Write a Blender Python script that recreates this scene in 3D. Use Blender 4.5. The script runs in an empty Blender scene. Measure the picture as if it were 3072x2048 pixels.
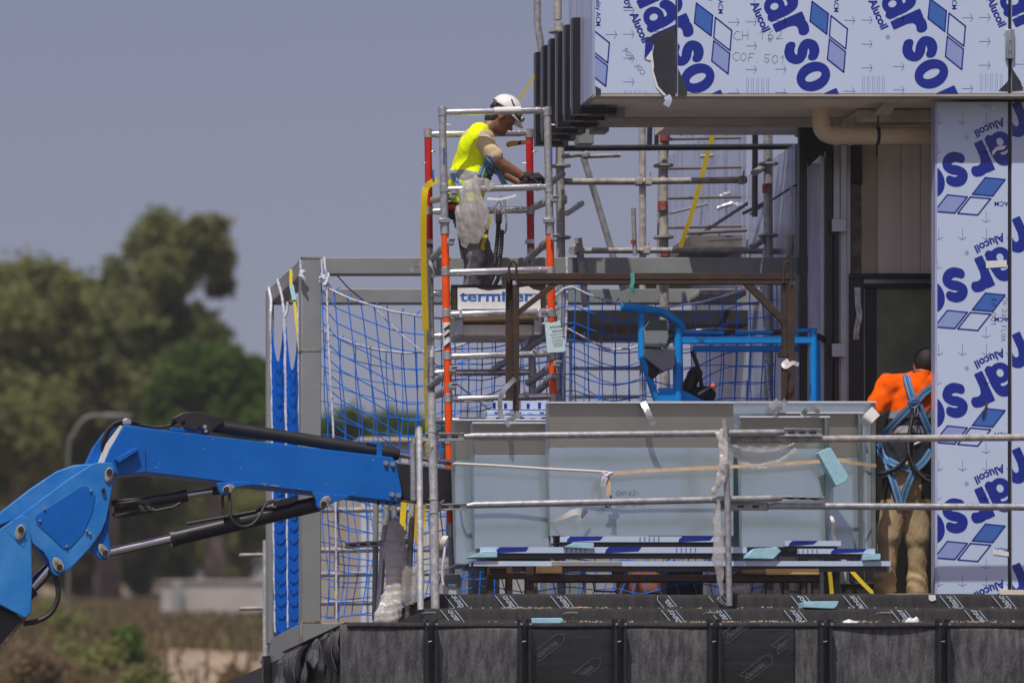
import bpy, bmesh, math, random
import numpy as np
from mathutils import Vector, Matrix
R = math.radians
sc = bpy.context.scene
C = sc.collection

# ---------------------------------------------------------------- camera
CAMX, CAMY, CAMZ, F = -7.405, -40.0, 1.7, 16400.0      # long lens on the ground, left of and below the building
cam_data = bpy.data.cameras.new('camera'); cam = bpy.data.objects.new('camera', cam_data); C.objects.link(cam)
cam.location = (CAMX, CAMY, CAMZ); cam.rotation_euler = (R(90), 0, 0)
cam_data.sensor_width = 36; cam_data.lens = F/3072*36
cam_data.shift_x = (1536+1500)/3072; cam_data.shift_y = (3050-1024)/3072
cam_data.clip_start = 1; cam_data.clip_end = 3000
cam_data.dof.use_dof = True; cam_data.dof.focus_distance = 40.9; cam_data.dof.aperture_fstop = 1.8
sc.camera = cam
# ---------------------------------------------------------------- sky, sun, exposure
SUN = Vector((0.25, 0.476, -1.0)).normalized()
w = bpy.data.worlds.new('World'); sc.world = w; w.use_nodes = True
nt = w.node_tree; nt.nodes.clear()
wo = nt.nodes.new('ShaderNodeOutputWorld'); bg = nt.nodes.new('ShaderNodeBackground')
sky = nt.nodes.new('ShaderNodeTexSky'); sky.sky_type = 'NISHITA'; sky.sun_disc = False
sky.sun_elevation = math.asin(-SUN.z); sky.sun_rotation = math.atan2(-SUN.x, -SUN.y)
sky.air_density = 1.0; sky.dust_density = 2.5; sky.ozone_density = 2.0; sky.altitude = 0
hs = nt.nodes.new('ShaderNodeHueSaturation'); hs.inputs['Saturation'].default_value = .9
tint = nt.nodes.new('ShaderNodeMix'); tint.data_type = 'RGBA'; tint.blend_type = 'MULTIPLY'
tint.inputs[0].default_value = 1.0; tint.inputs[7].default_value = (1.32, 1.06, 1.14, 1)   # warm-violet summer haze
nt.links.new(sky.outputs[0], hs.inputs['Color']); nt.links.new(hs.outputs[0], tint.inputs[6])
nt.links.new(tint.outputs[2], bg.inputs[0]); nt.links.new(bg.outputs[0], wo.inputs[0])
bg.inputs[1].default_value = 0.07
sun_data = bpy.data.lights.new('sun', 'SUN'); sun_data.energy = 3.4; sun_data.angle = R(0.53); sun_data.color = (1, 0.955, 0.88)
sun = bpy.data.objects.new('sun', sun_data); C.objects.link(sun); sun.location = (-10, -20, 40)
sun.rotation_euler = SUN.to_track_quat('-Z', 'Y').to_euler()
sc.view_settings.view_transform = 'Standard'; sc.view_settings.look = 'None'
sc.view_settings.exposure = 0.0; sc.view_settings.gamma = 1.0

# ---------------------------------------------------------------- helpers
def P(px, py, Y):
    d = 40.0+Y
    return Vector((CAMX+(px+1500)*d/F, Y, CAMZ+(3050-py)*d/F))
def S(Y): return (40.0+Y)/F
def Zof(py, Y): return CAMZ+(3050-py)*(40.0+Y)/F
def Xof(px, Y): return CAMX+(px+1500)*(40.0+Y)/F
ORG = {}
def tag(o, label=None, cat=None, group=None, kind=None):
    if label: o['label'] = label
    if cat: o['category'] = cat
    if group: o['group'] = group
    if kind: o['kind'] = kind
    return o
def thing(name, loc, label, cat, group=None):
    o = bpy.data.objects.new(name, None); C.objects.link(o); o.location = loc; o.empty_display_size = .1
    ORG[o.name] = Vector(loc)
    return tag(o, label, cat, group)
MAT = {}
def mat(name, col, rough=.5, metal=0.0, var=0.0, vs=3.0, stretch=(1,1,1), col2=None, fac=(.35,.65), bump=0.0, bs=30.0, bst=None, coat=0.0, spec=.5, detail=5, trans=0.0, alpha=1.0, speck=None):
    m = bpy.data.materials.new(name); m.use_nodes = True; t = m.node_tree; b = t.nodes['Principled BSDF']
    L = t.links.new
    b.inputs['Roughness'].default_value = rough; b.inputs['Metallic'].default_value = metal
    b.inputs['Base Color'].default_value = (*col, 1); b.inputs['Specular IOR Level'].default_value = spec
    b.inputs['Coat Weight'].default_value = coat; b.inputs['Coat Roughness'].default_value = .15
    b.inputs['Transmission Weight'].default_value = trans; b.inputs['Alpha'].default_value = alpha
    tc = t.nodes.new('ShaderNodeTexCoord')
    def noise(scale, st, det):
        mp = t.nodes.new('ShaderNodeMapping'); mp.inputs['Scale'].default_value = st
        n = t.nodes.new('ShaderNodeTexNoise'); n.inputs['Scale'].default_value = scale; n.inputs['Detail'].default_value = det
        n.inputs['Roughness'].default_value = .62
        L(tc.outputs['Object'], mp.inputs[0]); L(mp.outputs[0], n.inputs['Vector']); return n
    if var or col2:
        n = noise(vs, stretch, detail)
        mr = t.nodes.new('ShaderNodeMapRange'); mr.inputs[1].default_value = fac[0]; mr.inputs[2].default_value = fac[1]
        mx = t.nodes.new('ShaderNodeMix'); mx.data_type = 'RGBA'
        a = col if col2 else tuple(c*(1-var) for c in col); c2 = col2 if col2 else tuple(min(1, c*(1+var)) for c in col)
        mx.inputs[6].default_value = (*a, 1); mx.inputs[7].default_value = (*c2, 1)
        L(n.outputs[0], mr.inputs[0]); L(mr.outputs[0], mx.inputs[0]); L(mx.outputs[2], b.inputs['Base Color'])
        rr = t.nodes.new('ShaderNodeMapRange'); rr.inputs[3].default_value = max(.03, rough-.1); rr.inputs[4].default_value = min(1, rough+.12)
        L(n.outputs[0], rr.inputs[0]); L(rr.outputs[0], b.inputs['Roughness'])
    if speck:
        sn = noise(speck[1], (1,1,1), 2); gt = t.nodes.new('ShaderNodeMapRange'); gt.inputs[1].default_value = speck[2]; gt.inputs[2].default_value = speck[2]+.03
        mx2 = t.nodes.new('ShaderNodeMix'); mx2.data_type = 'RGBA'; mx2.inputs[7].default_value = (*speck[0], 1)
        L(mx.outputs[2], mx2.inputs[6]); L(sn.outputs[0], gt.inputs[0]); L(gt.outputs[0], mx2.inputs[0]); L(mx2.outputs[2], b.inputs['Base Color'])
    if bump:
        n2 = noise(bs, bst or stretch, 3)
        bp = t.nodes.new('ShaderNodeBump'); bp.inputs['Strength'].default_value = bump; bp.inputs['Distance'].default_value = .01
        L(n2.outputs[0], bp.inputs['Height']); L(bp.outputs[0], b.inputs['Normal'])
    MAT[name] = m; return m

def rotm(ax, ang): return Matrix.Rotation(ang, 3, ax)
class B:
    def __init__(s): s.v = []; s.f = []; s.mi = []
    def add(s, vs, fs, mi=0):
        o = len(s.v); s.v += [tuple(p) for p in vs]; s.f += [tuple(i+o for i in f) for f in fs]; s.mi += [mi]*len(fs); return s
    def box(s, c, size, rot=None, mi=0):
        hx, hy, hz = size[0]/2, size[1]/2, size[2]/2; c = Vector(c)
        vs = [Vector((x*hx, y*hy, z*hz)) for x in (-1,1) for y in (-1,1) for z in (-1,1)]
        if rot: vs = [rot@p for p in vs]
        return s.add([c+p for p in vs], [(0,1,3,2),(4,6,7,5),(0,4,5,1),(2,3,7,6),(0,2,6,4),(1,5,7,3)], mi)
    def bx(s, x0, x1, y0, y1, z0, z1, mi=0):
        return s.box(((x0+x1)/2,(y0+y1)/2,(z0+z1)/2), (abs(x1-x0),abs(y1-y0),abs(z1-z0)), None, mi)
    def pbox(s, x0, x1, y0, y1, Ya, Yb, mi=0):      # box whose front face (at depth Ya) spans these photo pixels
        a = P(x0, y1, Ya); b = P(x1, y0, Ya); return s.bx(a.x, b.x, Ya, Yb, a.z, b.z, mi)
    def prism(s, pts, Ya, Yb, mi=0):                # front outline in photo pixels at depth Ya, extruded straight back
        p = [P(x, y, Ya) for x, y in pts]; return s.extr(p, Vector((0, Yb-Ya, 0)), mi)
    def extr(s, p, vec, mi=0):
        n = len(p); p = [Vector(q) for q in p]
        ar = sum((p[i].x*p[(i+1)%n].z-p[(i+1)%n].x*p[i].z) for i in range(n))
        if ar < 0: p = p[::-1]
        return s.add(p+[q+Vector(vec) for q in p], [tuple(range(n))]+[tuple(range(2*n-1, n-1, -1))]+[(i, i+n, (i+1)%n+n, (i+1)%n) for i in range(n)], mi)
    def tube(s, pts, r, n=10, caps=True, mi=0, flat=None):
        pts = [Vector(p) for p in pts]; m = len(pts)
        rs = r if isinstance(r, (list, tuple)) else [r]*m
        tg = [(pts[min(i+1, m-1)]-pts[max(i-1, 0)]).normalized() for i in range(m)]
        up = Vector((0, -1, 0)) if abs(tg[0].y) < .9 else Vector((0, 0, 1))
        a = (up-tg[0]*up.dot(tg[0])).normalized(); vs = []
        for i in range(m):
            a = (a-tg[i]*a.dot(tg[i]));
            a = a.normalized() if a.length > 1e-6 else Vector((1,0,0)); b = tg[i].cross(a)
            for k in range(n):
                an = 2*math.pi*k/n; ca, sa = math.cos(an), math.sin(an)
                if flat: ca *= flat
                vs.append(pts[i]+(a*ca+b*sa)*rs[i])
        fs = [(i*n+k, i*n+(k+1)%n, (i+1)*n+(k+1)%n, (i+1)*n+k) for i in range(m-1) for k in range(n)]
        if caps: fs += [tuple(range(n-1, -1, -1)), tuple((m-1)*n+k for k in range(n))]
        return s.add(vs, fs, mi)
    def ptube(s, pts, r, n=10, mi=0, flat=None):    # points are (px, py, Y)
        return s.tube([P(*p) for p in pts], r, n, True, mi, flat)
    def ribbon(s, pts, wd, th=.002, side=None, mi=0):
        pts = [Vector(p) for p in pts]; m = len(pts); vs = []
        for i in range(m):
            t = (pts[min(i+1, m-1)]-pts[max(i-1, 0)]).normalized()
            sd = Vector(side) if side else t.cross(Vector((0, 1, 0)))
            if callable(wd): ww = wd(i/(m-1))
            else: ww = wd
            sd = (sd-t*sd.dot(t)).normalized(); n = sd.cross(t)
            vs += [pts[i]-sd*ww/2-n*th, pts[i]+sd*ww/2-n*th, pts[i]+sd*ww/2+n*th, pts[i]-sd*ww/2+n*th]
        fs = [(i*4+k, i*4+(k+1)%4, i*4+4+(k+1)%4, i*4+4+k) for i in range(m-1) for k in range(4)]+[(3,2,1,0), tuple((m-1)*4+k for k in range(4))]
        return s.add(vs, fs, mi)
    def disc(s, c, r, L, ax=(0,1,0), n=12, mi=0):
        c = Vector(c); return s.tube([c, c+Vector(ax).normalized()*L], r, n, True, mi)
    def build(s, name, m, parent=None, smooth=35, bevel=0, loc=None, label=None, cat=None, group=None, kind=None):
        me = bpy.data.meshes.new(name)
        if parent is not None: o0 = ORG[parent.name]
        elif loc is not None: o0 = Vector(loc)
        else:
            a = np.array(s.v); o0 = Vector(((a[:,0].min()+a[:,0].max())/2, (a[:,1].min()+a[:,1].max())/2, a[:,2].min()))
        me.from_pydata([(p[0]-o0.x, p[1]-o0.y, p[2]-o0.z) for p in s.v], [], s.f)
        ms = m if isinstance(m, (list, tuple)) else [m]
        for q in ms: me.materials.append(MAT[q] if isinstance(q, str) else q)
        if len(ms) > 1: me.polygons.foreach_set('material_index', s.mi)
        if smooth:
            me.polygons.foreach_set('use_smooth', [True]*len(me.polygons)); me.set_sharp_from_angle(angle=R(smooth))
        me.update()
        o = bpy.data.objects.new(name, me); C.objects.link(o)
        if parent is not None: o.parent = parent
        else: o.location = o0
        ORG[o.name] = o0
        if bevel:
            bv = o.modifiers.new('bevel', 'BEVEL'); bv.width = bevel; bv.segments = 2; bv.limit_method = 'ANGLE'; bv.angle_limit = R(40)
        return tag(o, label, cat, group, kind)
def spline(pts, n=8):
    pts = [Vector(p) for p in pts]; out = []
    q = [pts[0]*2-pts[1]]+pts+[pts[-1]*2-pts[-2]]
    for i in range(1, len(q)-2):
        for k in range(n):
            t = k/n; a, b, c, d = q[i-1], q[i], q[i+1], q[i+2]
            out.append(.5*((2*b)+(c-a)*t+(2*a-5*b+4*c-d)*t*t+(3*b-a-3*c+d)*t**3))
    return out+[pts[-1]]
def copy_tree(o, parent, delta):
    c = o.copy(); C.objects.link(c)
    if parent is None: c.location = o.location+Vector(delta)
    else: c.parent = parent
    ORG[c.name] = ORG[o.name]+Vector(delta)
    for ch in list(o.children): copy_tree(ch, c, delta)
    return c

# ---------------------------------------------------------------- flat print: text and shapes as thin sheets
_tc = {}
def text2d(s, bold=0.0, shear=0.0, res=3):
    k = (s, bold, shear)
    if k not in _tc:
        cu = bpy.data.curves.new('t', 'FONT'); cu.body = s; cu.size = 1; cu.offset = bold; cu.resolution_u = res; cu.shear = shear
        ob = bpy.data.objects.new('t', cu); C.objects.link(ob)
        dg = bpy.context.evaluated_depsgraph_get(); me = ob.evaluated_get(dg).to_mesh()
        _tc[k] = ([(v.co.x, v.co.y) for v in me.vertices], [tuple(p.vertices) for p in me.polygons])
        ob.evaluated_get(dg).to_mesh_clear(); bpy.data.objects.remove(ob); bpy.data.curves.remove(cu)
    return _tc[k]
def place2d(m, size, ang, x, y, sx=1.0):
    c, s = math.cos(ang), math.sin(ang)
    return [((vx*sx*c-vy*s)*size+x, (vx*sx*s+vy*c)*size+y) for vx, vy in m[0]], m[1]
def line2d(pts, wd):
    vs = []; fs = []
    for a, b in zip(pts[:-1], pts[1:]):
        dx, dy = b[0]-a[0], b[1]-a[1]; l = math.hypot(dx, dy) or 1; nx, ny = -dy/l*wd/2, dx/l*wd/2
        ex, ey = dx/l*wd*.3, dy/l*wd*.3; o = len(vs)
        vs += [(a[0]-nx-ex, a[1]-ny-ey), (b[0]-nx+ex, b[1]-ny+ey), (b[0]+nx+ex, b[1]+ny+ey), (a[0]+nx-ex, a[1]+ny-ey)]; fs.append((o, o+1, o+2, o+3))
    return vs, fs
_g = {}
def glyph(ch):                                      # heavy rounded sans letters, x-height 1, drawn from strokes and filled by marching squares
    if ch in _g: return _g[ch]
    h = .045; xs = np.arange(-.15, 1.3, h); ys = np.arange(-.15, 1.6, h); X, Y = np.meshgrid(xs, ys, indexing='ij')
    el = lambda cx, cy, a, b_: (np.sqrt(((X-cx)/a)**2+((Y-cy)/b_)**2)-1)*min(a, b_)
    rc = lambda x0, x1, y0, y1: np.maximum(np.abs(X-(x0+x1)/2)-(x1-x0)/2, np.abs(Y-(y0+y1)/2)-(y1-y0)/2)
    def stk(pts, w_):
        q = spline([Vector((a, b_, 0)) for a, b_ in pts], 6); D = np.full(X.shape, 9.)
        for i, (p, e) in enumerate(zip(q[:-1], q[1:])):
            dx, dy = e.x-p.x, e.y-p.y; t = ((X-p.x)*dx+(Y-p.y)*dy)/(dx*dx+dy*dy); lo = 0 if i == 0 else -.5; hi = 1 if i == len(q)-2 else 1.5
            d = np.sqrt((X-p.x-np.clip(t,0,1)*dx)**2+(Y-p.y-np.clip(t,0,1)*dy)**2)-w_
            if i == 0: d = np.maximum(d, -t*math.hypot(dx, dy))
            if i == len(q)-2: d = np.maximum(d, (t-1)*math.hypot(dx, dy))
            D = np.minimum(D, d)
        return D
    if ch == 'o': D = np.maximum(el(.55,.5,.57,.53), -el(.55,.5,.17,.27))
    elif ch == 'l': D = rc(.1,.46,0,1.45)
    elif ch == 'r': D = np.minimum(rc(.06,.42,0,1), np.maximum(stk([(.24,.45),(.36,.74),(.60,.84),(.86,.80)], .17), .2-X))
    elif ch == 'n': D = np.minimum(rc(.06,.42,0,1), np.maximum(stk([(.24,.45),(.36,.76),(.62,.86),(.84,.66),(.86,0)], .17), .2-X))
    elif ch == 's': D = stk([(.93,.72),(.72,.85),(.46,.86),(.30,.72),(.44,.56),(.66,.45),(.78,.29),(.62,.14),(.36,.13),(.10,.27)], .16)
    else: D = np.minimum(np.minimum(stk([(.12,.74),(.36,.86),(.66,.84),(.80,.64),(.82,0)], .17), np.maximum(el(.46,.29,.42,.32), -el(.46,.29,.14,.13))), rc(.65,.99,0,.6))
    vs = []; fs = []
    for j in range(len(ys)-1):
        run = None
        for i in range(len(xs)-1):
            c = [(i,j),(i+1,j),(i+1,j+1),(i,j+1)]; v = [D[a, b_] for a, b_ in c]
            if max(v) < 0:
                if run is None: run = i
                if i == len(xs)-2 or max(D[i+1,j],D[i+2,j],D[i+2,j+1],D[i+1,j+1]) >= 0:
                    o = len(vs); vs += [(xs[run],ys[j]),(xs[i+1],ys[j]),(xs[i+1],ys[j+1]),(xs[run],ys[j+1])]; fs.append((o,o+1,o+2,o+3)); run = None
                continue
            if min(v) >= 0: continue
            p = []
            for k in range(4):
                (a, b_), (a2, b2) = c[k], c[(k+1)%4]; va, vb = v[k], v[(k+1)%4]
                if va < 0: p.append((xs[a], ys[b_]))
                if (va < 0) != (vb < 0): t = va/(va-vb); p.append((xs[a]+(xs[a2]-xs[a])*t, ys[b_]+(ys[b2]-ys[b_])*t))
            if len(p) > 2: o = len(vs); vs += p; fs.append(tuple(range(o, o+len(p))))
    ix = {}; nv = []; mp = []
    for p in vs:
        k = (round(p[0], 4), round(p[1], 4))
        if k not in ix: ix[k] = len(nv); nv.append(p)
        mp.append(ix[k])
    fs = [tuple(dict.fromkeys(mp[i] for i in f)) for f in fs]; fs = [f for f in fs if len(f) > 2]
    _g[ch] = (nv, fs); return _g[ch]
class Print:                                        # collects 2D shapes on a panel face; origin O, axes U, V, normal N (metres)
    def __init__(s, O, U, V, N, rect, lift=.0012): s.O, s.U, s.V, s.N, s.rect, s.lift = Vector(O), Vector(U), Vector(V), Vector(N), rect, lift; s.k = {}
    def add(s, key, vs, fs, lift=0):
        x0, x1, y0, y1 = s.rect
        xs = [v[0] for v in vs]; ys = [v[1] for v in vs]
        if max(xs) <= x0 or min(xs) >= x1 or max(ys) <= y0 or min(ys) >= y1: return
        if min(xs) < x0 or max(xs) > x1 or min(ys) < y0 or max(ys) > y1:
            bm = bmesh.new(); bv = [bm.verts.new((a, b, 0)) for a, b in vs]
            for f in fs:
                try: bm.faces.new([bv[i] for i in f])
                except ValueError: pass
            for co, no in (((x0,0,0),(-1,0,0)), ((x1,0,0),(1,0,0)), ((0,y0,0),(0,-1,0)), ((0,y1,0),(0,1,0))):
                bmesh.ops.bisect_plane(bm, geom=bm.verts[:]+bm.edges[:]+bm.faces[:], plane_co=co, plane_no=no, clear_outer=True)
            bm.verts.index_update(); vs = [(v.co.x, v.co.y) for v in bm.verts]; fs = [tuple(v.index for v in f.verts) for f in bm.faces]; bm.free()
        s.k.setdefault(key, B()).add([s.O+s.U*a+s.V*b+s.N*(s.lift+lift) for a, b in vs], fs)
    def done(s, parent, mats, names):
        for k, b in s.k.items():
            kk = k.split('#')[0]
            if b.f: b.build(names[kk], mats[kk], parent, smooth=0, kind=None if '#' in k else 'stuff')

# ---------------------------------------------------------------- implicit bodies (people, cloth)
def sd(prims, X, Y, Z, k=.03):
    D = np.full(X.shape, 9.0, np.float32)
    for p in prims:
        if p[0] == 'c':
            a, b, ra, rb = p[1], p[2], p[3], p[4]; sy = p[5] if len(p) > 5 else 1.0
            ax, ay, az = a; dx, dy, dz = b[0]-ax, (b[1]-ay)/sy, b[2]-az
            qx, qy, qz = X-ax, (Y-ay)/sy, Z-az; l2 = dx*dx+dy*dy+dz*dz+1e-9
            t = np.clip((qx*dx+qy*dy+qz*dz)/l2, 0, 1)
            d = np.sqrt((qx-t*dx)**2+(qy-t*dy)**2+(qz-t*dz)**2)-(ra+(rb-ra)*t)
        else:
            c, r = p[1], p[2]; q = np.stack([X-c[0], Y-c[1], Z-c[2]], -1)
            if len(p) > 3: q = q@np.array(p[3], dtype=np.float32)
            qq = q/np.array(r, dtype=np.float32); l = np.sqrt((qq**2).sum(-1))+1e-6
            l2 = np.sqrt(((qq/np.array(r, dtype=np.float32))**2).sum(-1))+1e-6
            d = l*(l-1)/l2
        h = np.clip(.5+.5*(D-d)/k, 0, 1); D = D*(1-h)+d*h-k*h*(1-h)
    return D
def snet(Fv, org, h):
    sg = Fv < 0; off = [(i, j, k) for i in (0,1) for j in (0,1) for k in (0,1)]
    n = np.array(Fv.shape)-1
    cn = sum(sg[i:i+n[0], j:j+n[1], k:k+n[2]].astype(np.int8) for i, j, k in off)
    mk = (cn > 0) & (cn < 8); idx = np.full(mk.shape, -1, np.int64); ijk = np.argwhere(mk); idx[mk] = np.arange(len(ijk))
    vals = np.stack([Fv[ijk[:,0]+i, ijk[:,1]+j, ijk[:,2]+k] for i, j, k in off], 1)
    sm = np.zeros((len(ijk), 3)); ct = np.zeros(len(ijk))
    for a in range(8):
        for b in range(a+1, 8):
            da = np.array(off[b])-np.array(off[a])
            if np.abs(da).sum() != 1: continue
            va, vb = vals[:,a], vals[:,b]; m = (va < 0) != (vb < 0); t = np.where(m, va/(np.where(m, va-vb, 1)), 0)
            sm += np.where(m[:,None], np.array(off[a])+t[:,None]*da, 0); ct += m
    v = (ijk+sm/ct[:,None])*h+np.array(org); fs = []
    for ax in range(3):
        o1, o2 = [(1,2),(2,0),(0,1)][ax]
        sl0 = [slice(None)]*3; sl1 = [slice(None)]*3; sl0[ax] = slice(0, -1); sl1[ax] = slice(1, None)
        a = sg[tuple(sl0)]; b = sg[tuple(sl1)]; e = np.argwhere(a != b)
        e = e[(e[:,o1] > 0) & (e[:,o2] > 0) & (e[:,o1] < n[o1]) & (e[:,o2] < n[o2])]
        q = []
        for d1, d2 in ((1,1),(0,1),(0,0),(1,0)):
            c = e.copy(); c[:,o1] -= d1; c[:,o2] -= d2; q.append(idx[c[:,0], c[:,1], c[:,2]])
        q = np.stack(q, 1); fl = a[e[:,0], e[:,1], e[:,2]]
        q[~fl] = q[~fl][:, ::-1]; fs.append(q)
    return v, np.concatenate(fs)
def body(prims, h, k=.03, disp=None, cut=None, pad=.04):
    lo = np.full(3, 1e9); hi = -lo
    for p in prims:
        if p[0] == 'c':
            for c, r in ((p[1], p[3]), (p[2], p[4])):
                rr = np.array([r, r*(p[5] if len(p) > 5 else 1), r]); lo = np.minimum(lo, np.array(c)-rr); hi = np.maximum(hi, np.array(c)+rr)
        else:
            r = max(p[2]); lo = np.minimum(lo, np.array(p[1])-r); hi = np.maximum(hi, np.array(p[1])+r)
    lo -= pad; hi += pad
    ax = [np.arange(lo[i], hi[i]+h, h, dtype=np.float32) for i in range(3)]
    X, Y, Z = np.meshgrid(*ax, indexing='ij')
    D = sd(prims, X, Y, Z, k)
    if disp is not None: D = D+disp(X, Y, Z)
    if cut is not None: D = np.maximum(D, cut(X, Y, Z))
    v, f = snet(D, lo, h)
    b = B(); b.v = [tuple(p) for p in v]; b.f = [tuple(int(i) for i in q) for q in f]; b.mi = [0]*len(b.f); return b
def project(prims, k, p, stop=.006):                # walk from the viewer's side until the surface
    p = Vector(p); q = Vector((p.x, p.y-.6, p.z)); dr = (p-Vector((CAMX, CAMY, CAMZ))).normalized(); q = p-dr*.6
    for _ in range(160):
        if (q-p).dot(dr) > .25: return p-dr*.17
        d = float(sd(prims, np.array([q.x]), np.array([q.y]), np.array([q.z]), k)[0])
        if d < stop: break
        q = q+dr*max((d-stop)*.55, .0015)
    return q
# ---------------------------------------------------------------- materials
mat('yard_bounce', (.10,.088,.074), .95, var=.3, vs=.6, bump=.3, bs=20)  # tone set by the light this unseen ground throws back up
mat('dirt', (.30,.225,.155), .95, var=.2, vs=.6, bump=.3, bs=3)
mat('dry_ground', (.12,.09,.06), .95, vs=.25, col2=(.23,.175,.12), bump=.4, bs=1.5)
mat('leaf_olive', (.19,.215,.065), .6, col2=(.33,.34,.13), vs=.7, fac=(.3,.7))
mat('leaf_dark', (.16,.19,.065), .6, col2=(.29,.31,.12), vs=.6, fac=(.3,.7))
mat('leaf_green', (.08,.14,.022), .6, col2=(.13,.21,.04), vs=.7, fac=(.3,.7))
mat('leaf_dry', (.30,.225,.13), .8, col2=(.17,.135,.07), vs=.7)
mat('bark', (.11,.085,.065), .9, col2=(.2,.16,.13), vs=1.5)
mat('dull_grey', (.15,.135,.12), .7, var=.2, vs=9)
mat('lamp_metal', (.14,.14,.13), .5, .3)
mat('plaster_pale', (.42,.40,.38), .9, var=.2, vs=.5)
mat('roof_tile', (.42,.16,.09), .9, var=.25, vs=1)
mat('cabin_beige', (.52,.47,.38), .7, var=.08, vs=2)
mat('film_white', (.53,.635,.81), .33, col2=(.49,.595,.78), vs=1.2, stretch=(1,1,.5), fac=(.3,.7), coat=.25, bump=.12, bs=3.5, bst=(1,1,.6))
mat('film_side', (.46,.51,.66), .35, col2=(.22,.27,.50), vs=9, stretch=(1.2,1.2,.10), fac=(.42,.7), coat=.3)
mat('ink_blue', (.002,.018,.27), .35, coat=.25)
mat('ink_mid', (.04,.14,.46), .35, coat=.25)
mat('ink_light', (.26,.34,.62), .35, coat=.25)
mat('ink_fine', (.16,.21,.47), .5)
mat('ink_pencil', (.10,.11,.14), .6)
mat('bare_panel', (.028,.03,.036), .28, var=.3, vs=2, coat=.3)
mat('black_metal', (.012,.013,.016), .35, .0, var=.25, vs=8)
mat('black_matt', (.018,.018,.02), .6, var=.3, vs=6)
mat('soffit', (.72,.64,.53), .75, var=.12, vs=2)
mat('concrete', (.5,.44,.36), .9, var=.3, vs=4, bump=.4, bs=14)
mat('beam_pale', (.42,.38,.31), .7, var=.12, vs=3)
mat('greige_wall', (.70,.66,.60), .7, var=.06, vs=4, stretch=(3,3,.2))
mat('insulation', (.09,.075,.06), .95, col2=(.22,.19,.16), vs=14, bump=.8, bs=40)
mat('pvc_beige', (.66,.54,.36), .4, var=.05, vs=3)
mat('silver', (.42,.44,.47), .35, .75, var=.12, vs=5)
mat('glass_dark', (.20,.24,.18), .08, .0, var=.4, vs=1.4, coat=.6)  # window's green reflection put into the lightened base colour
mat('frame_dark', (.022,.024,.026), .45, var=.2, vs=4)
mat('tape_silver', (.55,.56,.58), .3, .7, var=.2, vs=20, bump=.6, bs=40)
mat('membrane', (.046,.045,.046), .9, spec=.2, col2=(.024,.024,.026), vs=14, stretch=(1.6,1.6,.10), fac=(.3,.7), bump=.5, bs=60, bst=(1.5,1.5,.12))
mat('membrane_worn', (.042,.043,.048), .8, col2=(.15,.15,.16), vs=9, stretch=(2.4,1,.55), fac=(.40,.70), bump=.9, bs=55, bst=(2,1,.6), detail=12)
mat('membrane_gloss', (.010,.0105,.012), .24, col2=(.02,.02,.022), vs=6, stretch=(.4,1,2), bump=.25, bs=10, bst=(.4,1,2))
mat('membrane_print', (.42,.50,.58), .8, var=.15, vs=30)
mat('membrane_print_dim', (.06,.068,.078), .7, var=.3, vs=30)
mat('steel_grey', (.215,.235,.235), .5, .0, var=.1, vs=2.5, col2=(.26,.28,.28), bump=.1, bs=20)
mat('steel_rusted', (.16,.09,.045), .85, col2=(.30,.30,.28), vs=16, fac=(.35,.6))
mat('galv', (.40,.41,.42), .42, .55, var=.22, vs=22, bump=.15, bs=60)
mat('galv_dirty', (.47,.44,.40), .75, .15, col2=(.25,.25,.25), vs=16, fac=(.4,.65), bump=.3, bs=50)
mat('galv_blotch', (.36,.39,.42), .6, .3, col2=(.58,.55,.52), vs=20, fac=(.45,.6))
mat('alu', (.74,.74,.75), .27, .85, var=.08, vs=12)
mat('orange_paint', (.85,.085,.0), .4, var=.12, vs=14, spec=.35)
mat('red_paint', (.50,.006,.008), .35, var=.12, vs=10, coat=.3)
mat('band_red', (.30,.04,.035), .8, col2=(.38,.30,.27), vs=18, fac=(.5,.7))
mat('tag_blue', (.02,.09,.5), .5)
mat('white_paint', (.75,.75,.75), .5, var=.06, vs=20)
mat('yellow_web', (.70,.52,.005), .7, var=.12, vs=60, stretch=(1,1,4), bump=.3, bs=220)
mat('yellow_web_dark', (.45,.36,.01), .8, var=.3, vs=30)
mat('boom_blue', (.0,.105,.43), .42, col2=(.003,.13,.50), vs=2.2, spec=.25, speck=((.45,.5,.55), 42, .74))
mat('boom_blue_pale', (.06,.27,.62), .48, col2=(.004,.16,.52), vs=3, fac=(.25,.6), spec=.3)
mat('boom_black', (.012,.012,.014), .42, var=.35, vs=5, coat=.15)
mat('rubber', (.016,.016,.016), .55, var=.3, vs=30)
mat('chrome', (.55,.57,.62), .12, 1.0)
mat('pin_plate', (.36,.35,.31), .5, .5, var=.2, vs=30)
mat('console_grey', (.20,.225,.25), .55, var=.06, vs=5)
mat('net_blue', (.012,.21,.86), .7, spec=.2)
mat('net_sheet', (.0,.155,.72), .85, spec=.1, col2=(.0,.12,.62), vs=50, bump=.7, bs=160)
mat('rope_white', (.70,.71,.76), .8, col2=(.28,.33,.6), vs=34, fac=(.52,.62), bump=.5, bs=120)
mat('rope_red', (.72,.68,.60), .8, col2=(.55,.10,.08), vs=50, fac=(.66,.7))
mat('strap_tan', (.62,.46,.28), .8, var=.12, vs=20)
mat('rust', (.042,.030,.024), .8, .2, col2=(.11,.052,.022), vs=9, fac=(.42,.85), bump=.3, bs=40, detail=8)
mat('wood', (.52,.33,.12), .7, var=.2, vs=9, stretch=(.3,1,3))
mat('wood_dark', (.20,.12,.055), .75, var=.25, vs=9, stretch=(.3,1,3))
mat('foam_blue', (.33,.58,.68), .8, var=.08, vs=18, bump=.35, bs=40)
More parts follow.
